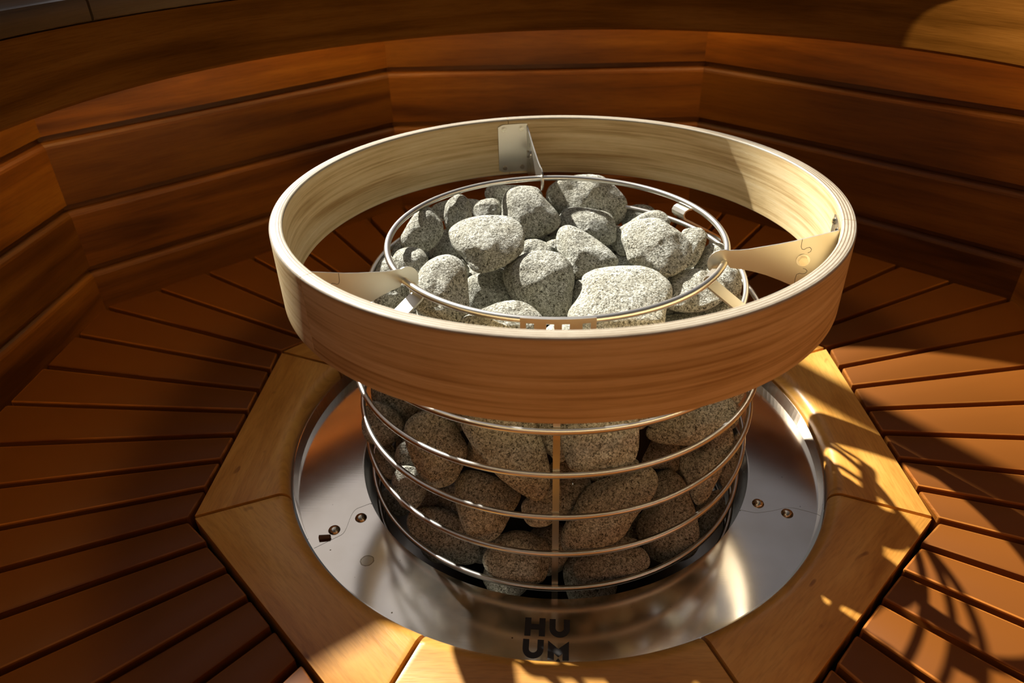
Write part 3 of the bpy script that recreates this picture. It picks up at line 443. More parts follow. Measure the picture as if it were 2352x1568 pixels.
FILL = [(0.097,0.147,0.124,0.0256),(0.12,-0.051,0.116,0.0273),(0.157,0.102,0.115,0.0299),(-0.128,0.025,0.119,0.0279),(-0.04,0.188,0.145,0.0256),(0.11,0.067,0.135,0.0257),(-0.077,-0.107,0.16,0.0244),(0.153,-0.092,0.156,0.0284),(0.019,0.159,0.172,0.0272),(-0.116,0.119,0.15,0.0251),(0.031,0.182,0.082,0.0277),(0.059,0.096,0.127,0.0255),(0.167,0.05,0.117,0.0281),(-0.099,0.059,0.164,0.0255),(0.04,-0.152,0.158,0.0248),(0.111,-0.001,0.117,0.0273),(-0.046,0.171,0.102,0.025),(-0.12,0.001,0.174,0.0266),(0.027,-0.115,0.123,0.025),(-0.035,-0.12,0.137,0.0241),(0.001,0.111,0.125,0.0299),(-0.173,0.045,0.102,0.0284),(-0.029,0.147,0.17,0.0246),(-0.063,0.123,0.141,0.026),(0.111,0.013,0.18,0.0279),(-0.035,-0.163,0.103,0.025),(0.148,-0.077,0.08,0.0243),(-0.147,0.066,0.141,0.0246),(0.195,-0.011,0.13,0.0277),(0.176,-0.072,0.115,0.0259),(-0.128,0.153,0.081,0.0298),(0.195,0.04,0.063,0.0282),(0.093,-0.151,0.165,0.0271),(-0.122,-0.053,0.117,0.0261),(-0.167,0.003,0.135,0.0247),(0.066,0.154,0.175,0.0241),(0.115,0.139,0.072,0.0284),(0.079,0.171,0.088,0.0264),(0.143,0.093,0.063,0.0245),(0.149,0.057,0.164,0.0278),(0.134,0.109,0.169,0.0257),(-0.032,-0.148,0.172,0.026),(-0.092,0.169,0.118,0.0252),(-0.183,0.059,0.169,0.0255),(-0.078,-0.159,0.186,0.0293),(0.071,-0.089,0.141,0.0263),(0.043,0.118,0.164,0.0251),(-0.175,-0.042,0.128,0.0245),(0.058,-0.16,0.097,0.0241),(-0.07,0.161,0.189,0.0251),(0.195,-0.029,0.074,0.0296),(-0.103,0.072,0.115,0.0289),(-0.001,0.169,0.129,0.0266),(-0.09,-0.085,0.119,0.0249),(-0.055,0.107,0.184,0.025),(-0.165,0.019,0.185,0.0243),(-0.079,0.149,0.068,0.0271),(0.004,-0.168,0.192,0.0261),(-0.16,0.1,0.085,0.0256),(0.009,-0.118,0.181,0.0296),(-0.129,-0.13,0.06,0.0241),(0.113,-0.115,0.137,0.0251),(-0.041,0.194,0.063,0.0248),(-0.121,-0.123,0.174,0.029),(0.043,0.194,0.141,0.0293),(-0.146,-0.086,0.155,0.0251),(0.082,-0.093,0.188,0.0265),(0.044,0.142,0.121,0.0255),(-0.075,-0.144,0.134,0.0258),(-0.185,0.068,0.06,0.0278),(-0.172,0.105,0.149,0.0278),(0.109,0.154,0.174,0.0244),(-0.1,-0.062,0.156,0.0258),(-0.206,-0.014,0.111,0.0241),(-0.125,-0.038,0.199,0.0244),(0.14,0.15,0.142,0.0254),(0.196,0.032,0.152,0.0262),(-0.112,-0.014,0.136,0.02),(-0.052,0.104,0.108,0.0181),(-0.195,0.024,0.15,0.0183),(0.162,0.003,0.097,0.0193),(0.191,0.087,0.063,0.0195),(0.098,-0.062,0.166,0.0184),(0.116,0.058,0.193,0.0189),(-0.103,-0.122,0.098,0.0181),(-0.001,0.124,0.181,0.0181),(-0.074,-0.143,0.066,0.0198),(-0.112,0.146,0.18,0.0182),(0.001,-0.142,0.141,0.0202),(-0.093,0.12,0.2,0.0185),(0.184,-0.052,0.155,0.0181),(-0.149,0.148,0.145,0.0195),(-0.094,0.171,0.159,0.0195),(0.116,-0.12,0.179,0.0203),(-0.09,0.08,0.202,0.0212),(0.126,0.038,0.106,0.0191),(-0.044,-0.109,0.196,0.0183),(-0.014,0.206,0.094,0.0211),(-0.184,-0.08,0.147,0.0184),(0.059,-0.145,0.196,0.0203),(-0.018,0.159,0.077,0.0185),(0.137,0.028,0.137,0.0191),(0.191,-0.076,0.071,0.0199),(0.007,-0.162,0.099,0.0182),(-0.006,-0.128,0.109,0.0183),(0.094,0.114,0.145,0.0193),(-0.135,0.099,0.118,0.0193),(-0.161,0.131,0.118,0.018),(-0.145,0.126,0.18,0.0181),(-0.2,0.07,0.133,0.018),(0.158,-0.001,0.185,0.0214),(0.048,-0.186,0.182,0.0187),(0.15,-0.023,0.119,0.0191),(-0.023,0.184,0.188,0.0201),(0.003,0.206,0.154,0.0189),(0.179,0.091,0.153,0.0186),(0.137,-0.146,0.165,0.0188),(0.098,0.106,0.103,0.0182),(-0.103,0.122,0.109,0.0233),(0.16,0.135,0.085,0.0198),(-0.163,0.001,0.085,0.0191),(0.107,-0.035,0.202,0.0216),(-0.14,0.058,0.18,0.019),(-0.044,-0.185,0.185,0.0193),(-0.116,-0.121,0.132,0.0188),(-0.084,0.19,0.067,0.0185),(0.076,-0.105,0.105,0.0192),(-0.208,0.026,0.072,0.0186),(-0.078,-0.118,0.203,0.0187),(-0.196,-0.031,0.163,0.0199),(0.207,0.029,0.114,0.0194),(0.088,0.183,0.147,0.0217),(0.087,-0.142,0.123,0.0182),(-0.062,-0.111,0.109,0.0196),(-0.175,0.022,0.063,0.0182),(0.196,-0.08,0.148,0.0181),(0.106,0.109,0.199,0.0183),(-0.116,0.04,0.191,0.0131),(0.204,0.07,0.094,0.0139),(-0.07,0.201,0.107,0.0122),(0.137,0.168,0.109,0.0133),(-0.197,0.017,0.116,0.0125),(-0.159,-0.019,0.11,0.0138),(0.185,0.06,0.185,0.0138),(0.153,0.046,0.063,0.0163),(0.031,-0.164,0.12,0.0126),(-0.063,0.135,0.103,0.0144),(0.131,-0.093,0.109,0.015),(-0.143,-0.019,0.146,0.0127),(0.136,-0.108,0.089,0.0134),(-0.193,0.092,0.105,0.0166),(-0.068,-0.176,0.104,0.014),(-0.152,0.051,0.071,0.0144),(0.153,0.083,0.199,0.0167),(-0.177,-0.06,0.168,0.0126),(-0.029,0.129,0.102,0.0125),(0.105,0.062,0.102,0.0121),(0.137,0.034,0.202,0.015),(-0.033,-0.158,0.061,0.0122),(0.196,0.093,0.124,0.0133),(-0.214,0.002,0.144,0.0138),(0.046,-0.109,0.168,0.0124),(-0.135,-0.082,0.064,0.0132),(-0.077,0.197,0.152,0.012),(0.012,0.137,0.099,0.0129),(-0.094,-0.088,0.187,0.0155),(0.066,0.205,0.066,0.0134),(0.041,0.212,0.104,0.0147),(-0.115,0.11,0.06,0.0123),(-0.045,0.159,0.066,0.0136),(-0.121,0.165,0.144,0.0128),(0.07,0.141,0.065,0.0124),(0.106,-0.109,0.103,0.0137),(0.154,-0.043,0.098,0.013),(0.212,-0.043,0.106,0.0128),(0.107,0.188,0.121,0.0131),(-0.147,0.124,0.06,0.012),(0.216,0.007,0.098,0.0131),(-0.077,0.088,0.138,0.0124),(0.126,-0.063,0.153,0.0152),(0.081,-0.134,0.08,0.012),(0.194,0.068,0.14,0.0136),(0.16,0.023,0.158,0.0123),(0.067,-0.121,0.133,0.0122),(-0.211,0.04,0.112,0.0136),(-0.042,0.15,0.137,0.0122),(0.172,0.078,0.089,0.0127),(0.076,-0.169,0.194,0.013),(0.099,-0.086,0.1,0.0132),(0.039,-0.187,0.097,0.0122),(0.135,-0.103,0.064,0.0134),(0.164,-0.005,0.067,0.012),(0.087,0.078,0.163,0.0155),(-0.196,0.003,0.083,0.0123),(-0.103,-0.165,0.156,0.0136),(-0.183,-0.073,0.187,0.0122),(0.065,-0.129,0.165,0.0121),(-0.124,-0.017,0.105,0.0132),(-0.126,-0.096,0.112,0.0127),(0.187,-0.108,0.125,0.015),(-0.128,-0.09,0.086,0.0143),(0.114,0.17,0.097,0.0141),(-0.166,0.089,0.182,0.0121),(0.165,0.115,0.153,0.0127),(0.088,0.198,0.11,0.0134),(-0.075,-0.137,0.099,0.0128),(0.074,0.152,-0.011,0.0283),(0.184,0.049,-0.082,0.0356),(-0.099,0.155,-0.071,0.0298),(0.138,0.11,-0.084,0.0298),(0.008,0.198,-0.062,0.0294),(0.042,-0.19,-0.083,0.0318),(-0.166,0.104,0.02,0.0304),(0.173,-0.028,-0.056,0.0343),(-0.134,-0.129,-0.088,0.0285),(0.178,0.004,-0.011,0.0285),(0.159,0.078,-0.026,0.0338),(-0.172,-0.014,-0.051,0.0324),(0.072,0.168,-0.085,0.0312),(-0.031,0.196,0.014,0.0286),(-0.052,-0.181,-0.085,0.0282),(-0.184,0.029,0.017,0.0297),(-0.055,0.187,-0.054,0.0284),(-0.112,0.162,-0.012,0.0299),(-0.141,0.099,-0.036,0.0302),(-0.154,-0.079,-0.059,0.0291),(0.173,-0.061,0.0,0.0353),(-0.187,0.048,-0.06,0.0311),(0.163,0.113,0.025,0.0294),(0.148,-0.114,-0.085,0.0314),(0.02,0.194,0.031,0.0317),(0.046,-0.167,-0.005,0.0285),(0.125,0.144,-0.036,0.0323),(-0.005,-0.17,-0.053,0.0282),(-0.168,-0.046,-0.006,0.0305),(-0.163,0.093,-0.09,0.0301)]

# ---------------------------------------------------------------- setting: floor, walls, ceiling
OC = (0.0002, -0.0095)                    # centre of the floor octagon
PHI = -65.717                             # first corner, degrees
RO = 0.4336                               # corner radius of the surround
RW = 0.8065                               # corner radius of the wall octagon
rnd = random.Random(5)

def octv(r, k, z=None):
    a = rad(PHI + 45 * k)
    return Vector((OC[0] + r * math.cos(a), OC[1] + r * math.sin(a)))

# sub-floor, coloured near black to stand for the shade below the slats
bm = bmesh.new()
prof = [(0.345, -0.045), (1.3, -0.045), (1.3, -0.075), (0.345, -0.075)]
lathe(bm, prof, n=64, cx=OC[0], cy=OC[1])
o = link('floor_base', bm, M['dark']); o.name = 'floor.001'
tag(o, 'near-black sub-floor, shade painted in, under the gaps between the floor slats', kind='structure')

# radial slats, seven to a sector
bm = bmesh.new()
tones = {}
for k in range(8):
    A0 = octv(RO + 0.004, k); A1 = octv(RO + 0.004, k + 1)
    B0 = octv(RW, k); B1 = octv(RW, k + 1)
    ax = ((A1 - A0) + (B1 - B0)).normalized()
    for j in range(7):
        t0, t1 = j / 7, (j + 1) / 7
        p = [A0.lerp(A1, t0), B0.lerp(B1, t0), B0.lerp(B1, t1), A0.lerp(A1, t1)]
        g = 0.0040
        d0 = (p[1] - p[0]).normalized(); d1 = (p[2] - p[3]).normalized()
        n0 = Vector((-d0.y, d0.x)); n1 = Vector((d1.y, -d1.x))
        q = [p[0] + n0 * g, p[1] + n0 * g, p[2] + n1 * g, p[3] + n1 * g]
        mid = (d0 + d1).normalized()
        q = [q[0] + mid * 0.003, q[1], q[2], q[3] + mid * 0.003]
        c0 = (p[0] + p[3]) / 2
        side = Vector((-mid.y, mid.x))
        tone = rnd.random()
        if (k * 7 + j) == 31: tone = 0.98
        prism(bm, [(v.x, v.y) for v in q], -0.024, 0.0,
              uvf=lambda co, c0=c0, mid=mid, side=side: ((Vector((co.x, co.y)) - c0).dot(mid), (Vector((co.x, co.y)) - c0).dot(side) + co.z),
              tone=tone, bev=0.0022, bev_edges='all', seg=2)
o = link('floor', bm, M['deck'], smooth=True, ang=35)
tag(o, 'reddish brown radial slatted floor in eight sectors', kind='structure')

# walls: eight facets of horizontal planks with chamfered joints
JZ = [-0.07, 0.073, 0.178, 0.2845, 0.392, 0.47]
SIDE = {0: 'front_right', 1: 'right', 2: 'back_right', 3: 'back', 4: 'back_left', 5: 'left', 6: 'front_left', 7: 'front'}
# facet k spans corner k .. k+1
for k in range(8):
    bm = bmesh.new()
    A = octv(RW, k); B = octv(RW, k + 1)
    e = (B - A).normalized(); L_ = (B - A).length
    outn = Vector((e.y, -e.x))
    if outn.dot(A - Vector(OC)) < 0: outn = -outn
    T = tonel(bm); UV = uvl(bm)
    for j in range(5):
        z0, z1 = JZ[j], JZ[j + 1]
        ch = 0.011; dp = 0.0085
        prof = [(0.0, z0 + 0.0030), (0.0, z1 - 0.0170), (0.0010, z1 - 0.0135), (0.0032, z1 - 0.0100), (0.0062, z1 - 0.0075), (0.0090, z1 - 0.0065), (0.0095, z1 + 0.0030), (0.03, z1 + 0.0030), (0.03, z0 + 0.0031)]
        tone = rnd.random()
        rA = (A - Vector(OC)).normalized() / math.cos(PI / 8); rB = (B - Vector(OC)).normalized() / math.cos(PI / 8)
        va = [bm.verts.new((*(A + rA * d), z)) for d, z in prof]
        # outer corners stretch so that the facets mitre
        vb = [bm.verts.new((*(B + rB * d), z)) for d, z in prof]
        m_ = len(prof)
        for i in range(m_):
            i2 = (i + 1) % m_
            f = bm.faces.new((va[i], vb[i], vb[i2], va[i2]))
            f[T] = tone
            for l in f.loops:
                c = l.vert.co; s = (Vector((c.x, c.y)) - A).dot(e)
                l[UV].uv = (s + k * 1.7, c.z + (Vector((c.x, c.y)) - A).dot(outn))
        bm.faces.new(va); bm.faces.new(vb[::-1])
    bmesh.ops.recalc_face_normals(bm, faces=bm.faces[:])
    Ao = A + (A - Vector(OC)).normalized() * 0.034; Bo = B + (B - Vector(OC)).normalized() * 0.034
    vs = [bm.verts.new((*p, z)) for p, z in ((Ao, -0.075), (Bo, -0.075), (Bo, 0.4475), (Ao, 0.4475))]
    f = bm.faces.new(vs); f[T] = 0.3
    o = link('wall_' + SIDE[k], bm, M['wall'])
    tag(o, 'brown plank wall panel under the bench, %s side' % SIDE[k].replace('_', ' '), kind='structure')

# ---------------------------------------------------------------- bench running around the room
BC = (0.031, -0.010)
BR = 0.668
bench = empty('bench', (BC[0], BC[1] + 0.9, 0.0))
tag(bench, 'curved brown wooden bench running around the room above the plank walls', 'bench')
# gap to enter at the front (where the photographer stands)
G0, G1 = rad(-48), rad(228)
bm = bmesh.new()
prof = [(BR - 0.021, 0.368), (BR - 0.0195, 0.3645), (BR - 0.015, 0.3635), (BR + 0.012, 0.3635), (BR + 0.034, 0.4465), (BR + 0.004, 0.4465)]
lathe(bm, prof, G0, G1, 200, *BC)
o = link('fascia', bm, M['fascia'], bench, smooth=True, ang=30)
o['label'] = 'curved dark brown front board'
# seat boards (each lies on the fascia, separated by narrow gaps)
seat_cuts = [-48, -20, 10, 42, 76, 112, 158.8, 198, 228]
for i in range(len(seat_cuts) - 1):
    bm = bmesh.new()
    a0, a1 = rad(seat_cuts[i] + 0.16), rad(seat_cuts[i + 1] - 0.16)
    r0 = BR + 0.001
    prof = [(r0 + 0.005, 0.4475), (r0 + 0.001, 0.449), (r0, 0.452), (r0, 0.471), (r0 + 0.0025, 0.476), (r0 + 0.007, 0.478), (r0 + 0.50, 0.478), (r0 + 0.50, 0.4475)]
    lathe(bm, prof, a0, a1, 28, *BC)
    link('seat_board', bm, M['bench'], bench, smooth=True, ang=30)
# warm lamp strip fixed under the bench behind the fascia
lm, nt, b = mat_new('warm_strip_light')
b.inputs['Base Color'].default_value = (1, 0.8, 0.5, 1)
b.inputs['Emission Color'].default_value = (1.0, 0.66, 0.27, 1)
b.inputs['Emission Strength'].default_value = 24.0
bm = bmesh.new()
lathe(bm, [(BR + 0.036, 0.440), (BR + 0.046, 0.440), (BR + 0.046, 0.4465), (BR + 0.036, 0.4465)], G0, G1, 160, *BC)
led = link('light_strip', bm, lm, bench)

# ---------------------------------------------------------------- heater surround: eight light boards
RWI = 0.3310
side_names = ['front right', 'right', 'back right', 'back', 'back left', 'left', 'front left', 'front']
sur_label = {
 0: 'golden brown surround board at front right, with a few dark grain checks',
 1: 'golden surround board on the right, crossed by bright patches of sunlight',
 2: 'golden surround board at the back right, its tip showing under the wooden hoop',
 3: 'surround board at the back, seen behind the stones inside the wooden hoop',
 4: 'surround board at the back left, only its corner showing below the wooden hoop',
 5: 'golden surround board on the left, in soft shade with a rounded inner edge',
 6: 'surround board at front left, lit by the sun at its front end',
 7: 'reddish surround board at the very front, cut by the bottom of the picture',
}
for k in range(8):
    bm = bmesh.new()
    A = octv(RO, k); B = octv(RO, k + 1)
    a0 = rad(PHI + 45 * k); a1 = rad(PHI + 45 * (k + 1))
    g = 0.0022
    na = Vector((-math.sin(a0), math.cos(a0))) * g
    nb = Vector((math.sin(a1), -math.cos(a1))) * g
    C = Vector(OC)
    rho = 0.0150; zt = 0.001; NA = 44
    prf = [(RWI, -0.030), (RWI, zt - rho)] + [(RWI + rho * (1 - math.cos(PI / 2 * q / 7)), zt - rho + rho * math.sin(PI / 2 * q / 7)) for q in range(1, 8)]
    e = (B - A).normalized(); nn = Vector((-e.y, e.x)); Mi = (A + B) / 2
    V = []
    for i in range(NA + 1):
        row = []
        for r, z in prf:
            da = g / r
            a = a1 - da - (a1 - a0 - 2 * da) * i / NA
            row.append(bm.verts.new((C.x + r * math.cos(a), C.y + r * math.sin(a), z)))
        V.append(row)
    oA, oB = A + na, B + nb
    At, Bt = bm.verts.new((oA.x, oA.y, zt)), bm.verts.new((oB.x, oB.y, zt))
    Ab, Bb = bm.verts.new((oA.x, oA.y, -0.03)), bm.verts.new((oB.x, oB.y, -0.03))
    for i in range(NA):
        for q in range(len(prf) - 1):
            bm.faces.new((V[i][q], V[i + 1][q], V[i + 1][q + 1], V[i][q + 1]))
    bm.faces.new([At, Bt] + [V[i][-1] for i in range(NA + 1)])
    bm.faces.new([Bb, Ab] + [V[i][0] for i in range(NA, -1, -1)])
    bm.faces.new((At, Ab, Bb, Bt))
    bm.faces.new([Bt, Bb] + V[0][:])
    bm.faces.new([Ab, At] + V[NA][::-1])
    bmesh.ops.recalc_face_normals(bm, faces=bm.faces[:])
    ed = [bm.edges.get((At, Bt)), bm.edges.get((Bt, V[0][-1])), bm.edges.get((At, V[NA][-1]))]
    bmesh.ops.bevel(bm, geom=ed, offset=0.0015, segments=2, affect='EDGES', profile=0.5, clamp_overlap=True)
    T = tonel(bm); UV = uvl(bm)
    tone = [0.45, 0.75, 0.7, 0.3, 0.3, 0.55, 0.5, 0.05][k]
    for f in bm.faces:
        f[T] = tone
        for l in f.loops:
            c = l.vert.co; q = Vector((c.x, c.y)) - Mi
            l[UV].uv = (q.dot(e) + k, q.dot(nn) + c.z)
    bmesh.ops.recalc_face_normals(bm, faces=bm.faces[:])
    o = link('surround_board', bm, M['trim'], smooth=True, ang=40)
    tag(o, sur_label[k], 'board', 'light boards framing the steel plate')

# ---------------------------------------------------------------- steel flange plate around the heater
ZP = -0.0327
RP = 0.3250
RH = 0.2461
flange = empty('flange_plate', (OC[0], OC[1], ZP))
tag(flange, 'round brushed steel plate set into the floor around the stone cage', 'plate')

def seam_left(r):
    t = (r - 0.262) / (0.292 - 0.262); t = max(0, min(1, t)); s = t * t * (3 - 2 * t)
    return rad(-150.4 + 6.0 * s + (r - 0.327) * 10)
def seam_right(r):
    # wavy joint: above the outer rivet, below the inner one
    t = (r - 0.25) / 0.08
    pts = [(-0.05, -28.0), (0.15, -27.2), (0.35, -24.6), (0.5, -22.4), (0.62, -21.6), (0.8, -21.5), (1.05, -21.6)]
    for (x0, y0), (x1, y1) in zip(pts, pts[1:]):
        if t <= x1 or x1 > 1:
            u = max(0, min(1, (t - x0) / (x1 - x0))); u = u * u * (3 - 2 * u) if False else u
            return rad(y0 + (y1 - y0) * u)
def plate_half(front):
    bm = bmesh.new()
    nr, na = 24, 150
    gap = 0.0003
    rs = [RH + (RP - RH) * i / nr for i in range(nr + 1)]
    def ends(r):
        g = gap / r
        if front: return seam_left(r) + g, seam_right(r) - g
        return seam_right(r) + g, seam_left(r) + 2 * PI - g
    def layer(th):
        rows = []
        a0, a1 = ends(RH)
        rows.append([(RH - 0.001 - th, ZP - 0.14, a0 + (a1 - a0) * i / na) for i in range(na + 1)])
        for q, r in enumerate(rs):
            a0, a1 = ends(r)
            rr = r - th if q == 0 else r
            rows.append([(rr, ZP - th, a0 + (a1 - a0) * i / na) for i in range(na + 1)])
        a0, a1 = ends(RP)
        rows.append([(RP + 0.0024 + th * 0.9, ZP + 0.0170, a0 + (a1 - a0) * i / na) for i in range(na + 1)])
        return [[bm.verts.new((OC[0] + r * math.cos(a), OC[1] + r * math.sin(a), z)) for r, z, a in row] for row in rows]
    T1 = layer(0.0); T2 = layer(0.0012)
    for A, B in zip(T1, T1[1:]):
        for i in range(na): bm.faces.new((A[i], B[i], B[i + 1], A[i + 1]))
    for A, B in zip(T2, T2[1:]):
        for i in range(na): bm.faces.new((A[i], A[i + 1], B[i + 1], B[i]))
    for i in range(na):
        bm.faces.new((T1[0][i], T1[0][i + 1], T2[0][i + 1], T2[0][i]))
        bm.faces.new((T1[-1][i], T1[-1][i + 1], T2[-1][i + 1], T2[-1][i]))
    for q in range(len(T1) - 1):
        for i in (0, na):
            bm.faces.new((T1[q][i], T1[q + 1][i], T2[q + 1][i], T2[q][i]))
    bmesh.ops.recalc_face_normals(bm, faces=bm.faces[:])
    return bm
for fr in (True, False):
    o = link('plate_half', plate_half(fr), M['plate'], flange)
for (px, py) in ((-0.2217, -0.1514), (-0.2479, -0.1709), (0.2394, -0.1141), (0.2688, -0.1289)):
    bm = bmesh.new()
    R_ = 0.0068
    prof = [(0.0, 0.0042), (R_ * 0.35, 0.0040), (R_ * 0.65, 0.0032), (R_ * 0.88, 0.0018), (R_, 0.0003), (R_, -0.0005), (0.0, -0.0005)]
    prof = [(max(r, 1e-5), z + ZP) for r, z in prof]
    lathe(bm, prof, n=28, cx=px, cy=py)
    bmesh.ops.remove_doubles(bm, verts=bm.verts[:], dist=2e-5)
    link('rivet', bm, M['rivet'], flange, smooth=True, ang=50)

# black lettering on the front of the plate: HU over UM with a drop
def logo():
    bm = bmesh.new()
    th = 0.00025
    def poly(pts):
        vs = [bm.verts.new((x, y, ZP + 0.0001)) for x, y in pts]
        f = bm.faces.new(vs)
        return f
    # local frame in letter units: u right, v up; each letter box 5 wide, 5 high
    U_ = 0.00402
    base = Vector((-0.0275, -0.3236)); ang = rad(-1.2)
    ex = Vector((math.cos(ang), math.sin(ang))); ey = Vector((-math.sin(ang), math.cos(ang)))
    def P(u, v, ox, oy):
        w = base + ex * ((u + ox) * U_) + ey * ((v + oy) * U_ * 1.0)
        return (w.x, w.y)
    def L(ptss, ox, oy):
        poly([P(u, v, ox, oy) for u, v in ptss])
    s = 1.5
    H5 = 5.0
    def letterH(ox, oy):
        L([(0, 0), (s, 0), (s, H5), (0, H5)], ox, oy)
        L([(5 - s, 0), (5, 0), (5, H5), (5 - s, H5)], ox, oy)
        L([(s, 1.8), (5 - s, 1.8), (5 - s, 3.2), (s, 3.2)], ox, oy)
    def letterU(ox, oy):
        c = (2.5, 2.5)
        outer = [(0, H5), (0, 2.5)] + [(2.5 - 2.5 * math.cos(a), 2.5 - 2.5 * math.sin(a)) for a in [PI * i / 20 for i in range(1, 20)]] + [(5, 2.5), (5, H5)]
        inner = [(5 - s, H5), (5 - s, 2.5)] + [(2.5 + (2.5 - s) * math.cos(a), 2.5 - (2.5 - s) * math.sin(a)) for a in [PI * i / 20 for i in range(1, 20)]] + [(s, 2.5), (s, H5)]
        # strip of quads
        o_ = outer; i_ = inner[::-1]
        for a in range(len(o_) - 1):
            L([o_[a], o_[a + 1], i_[a + 1], i_[a]], ox, oy)
    def letterM(ox, oy):
        L([(0, 0), (s, 0), (s, 1.75), (2.5, 0.75), (2.5, 2.9), (0, H5)], ox, oy)
        L([(5 - s, 0), (5, 0), (5, H5), (2.5, 2.9), (2.5, 0.75), (5 - s, 1.75)], ox, oy)
        drop = [(2.5, 0.45)] + [(2.5 + 0.48 * math.sin(a), -0.35 + 0.48 * -math.cos(a) * -1 * -1) for a in []]
        pts = [(2.5, 0.45)]
        for i in range(13):
            a = rad(35 + (290) * i / 12)
            pts.append((2.5 - 0.48 * math.sin(a), -0.30 + 0.48 * math.cos(a)))
        L(pts, ox, oy)
    letterH(0.2, 6.3); letterU(6.2, 6.2)
    letterU(0.0, 0.3); letterM(6.0, 0.2)
    bmesh.ops.recalc_face_normals(bm, faces=bm.faces[:])
    for f in bm.faces:
        if f.normal.z < 0: f.normal_flip()
    r = bmesh.ops.extrude_face_region(bm, geom=bm.faces[:])
    for v in r['geom']:
        if isinstance(v, bmesh.types.BMVert): v.co.z += th
    bmesh.ops.recalc_face_normals(bm, faces=bm.faces[:])
    o = link('lettering', bm, M['black'], flange)
    o['label'] = 'black two-line lettering HU UM with a drop'
logo()

# twig on the plate
bm = bmesh.new()
bmesh.ops.create_cone(bm, cap_ends=True, segments=9, radius1=0.0026, radius2=0.0021, depth=0.0125)
for v in bm.verts:
    v.co += Vector((noise.noise(v.co * 300), noise.noise(v.co * 300 + Vector((5, 0, 0))), 0)) * 0.0008
    v.co.z += noise.noise(v.co * 700) * 0.0012
bmesh.ops.rotate(bm, verts=bm.verts, cent=(0, 0, 0), matrix=Matrix.Rotation(PI / 2, 3, 'Y'))
bmesh.ops.rotate(bm, verts=bm.verts, cent=(0, 0, 0), matrix=Matrix.Rotation(rad(8), 3, 'Z'))
bmesh.ops.translate(bm, verts=bm.verts, vec=(-0.2552, -0.1835, ZP + 0.0022))
o = link('twig', bm, M['bark'], smooth=True, ang=40)
tag(o, 'tiny dark brown bit of twig lying on the steel plate beside the left rivets', 'twig')

# ---------------------------------------------------------------- the heater: round wire cage
heater = empty('sauna_heater', (0, 0, -0.17))
tag(heater, 'round stainless steel wire cage heater filled with grey stones', 'heater')
RC = 0.235; TW = 0.0031
for R_, z in ((0.209, 0.213),): 
    bm = bmesh.new(); tube_ring(bm, R_, z, TW, 200, 12)
    link('wire_ring', bm, M['steel'], heater, smooth=True)
for z in (0.1698, 0.1176, 0.0629, 0.011, -0.0415, -0.0945, -0.147):
    bm = bmesh.new(); tube_ring(bm, RC, z, TW, 200, 12)
    link('wire_ring', bm, M['steel'], heater, smooth=True)
bm = bmesh.new(); tube_ring(bm, 0.184, 0.255, 0.0035, 200, 14)
o = link('top_wire_ring', bm, M['steel'], heater, smooth=True); o['label'] = 'smaller top wire ring'
# flat strips: vertical inside the wires, bent inwards at the top to carry the small ring
for a, w in ((-89.2, 0.0065), (-27, 0.020), (31, 0.022), (-141, 0.020), (165, 0.02)):
    t = rad(a); er = Vector((math.cos(t), math.sin(t), 0)); et = Vector((-math.sin(t), math.cos(t), 0))
    P = lambda r, z: er * r + Vector((0, 0, z))
    bm = bmesh.new()
    if a == -89.2:
        path = [P(0.2305, -0.16), P(0.2305, 0.02), P(0.2305, 0.14), P(0.2300, 0.158), P(0.228, 0.170), P(0.210, 0.205), P(0.190, 0.245)]
        sweep_strip(bm, path, w, 0.004, et)
    elif a == 165:
        path = [P(0.2305, -0.16), P(0.2305, 0.02), P(0.2305, 0.1715)]
        sweep_strip(bm, path, w, 0.002, et)
    else:
        path = [P(0.2400, 0.1690), P(0.2402, 0.190), P(0.2395, 0.197), P(0.2365, 0.2015), P(0.2310, 0.2055), P(0.1765, 0.2385), P(0.1730, 0.2425), P(0.1724, 0.2462), P(0.1745, 0.2495), P(0.1785, 0.2508), P(0.1840, 0.2508)]
        sweep_strip(bm, path, w, 0.002, et)
    link('upright_strip', bm, M['sheet'], heater)
# small square-holed plate hanging from the top ring at the front
bm = bmesh.new()
t0, t1 = rad(-99.2), rad(-78.6)
r_ = 0.1890
zt, zb = 0.2597, 0.222
cols = [(-99.2, -97.6), (-97.6, -95.4), (-95.4, -92.1), (-92.1, -90.0), (-90.0, -87.9), (-87.9, -85.8), (-85.8, -82.4), (-82.4, -80.2), (-80.2, -78.6)]
rows_ = [(zb, 0.2455), (0.2455, 0.2548), (0.2548, zt)]
for ci, (c0, c1) in enumerate(cols):
    for ri, (z0, z1) in enumerate(rows_):
        if ri == 1 and ci in (1, 3, 5, 7): continue
        vs = [bm.verts.new((r_ * math.cos(rad(a)), r_ * math.sin(rad(a)), z)) for a, z in ((c0, z0), (c1, z0), (c1, z1), (c0, z1))]
        bm.faces.new(vs)
bmesh.ops.remove_doubles(bm, verts=bm.verts[:], dist=1e-5)
bmesh.ops.recalc_face_normals(bm, faces=bm.faces[:])
o = link('holed_plate', bm, M['sheet'], heater); o['label'] = 'small steel plate with square holes'
md = o.modifiers.new('thickness', 'SOLIDIFY'); md.thickness = 0.0015; md.offset = 0
# near-black drum added to block light through the pile, and the tray
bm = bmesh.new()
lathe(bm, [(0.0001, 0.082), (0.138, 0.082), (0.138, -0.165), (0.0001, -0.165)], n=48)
o = link('light_block_drum', bm, M['dark'], heater); o['label'] = 'added dark core that blocks light between the stones'
bm = bmesh.new()
lathe(bm, [(0.0001, -0.1655), (0.236, -0.1655), (0.236, -0.1735), (0.0001, -0.1735)], n=64)
link('base_tray', bm, M['shell'], heater)

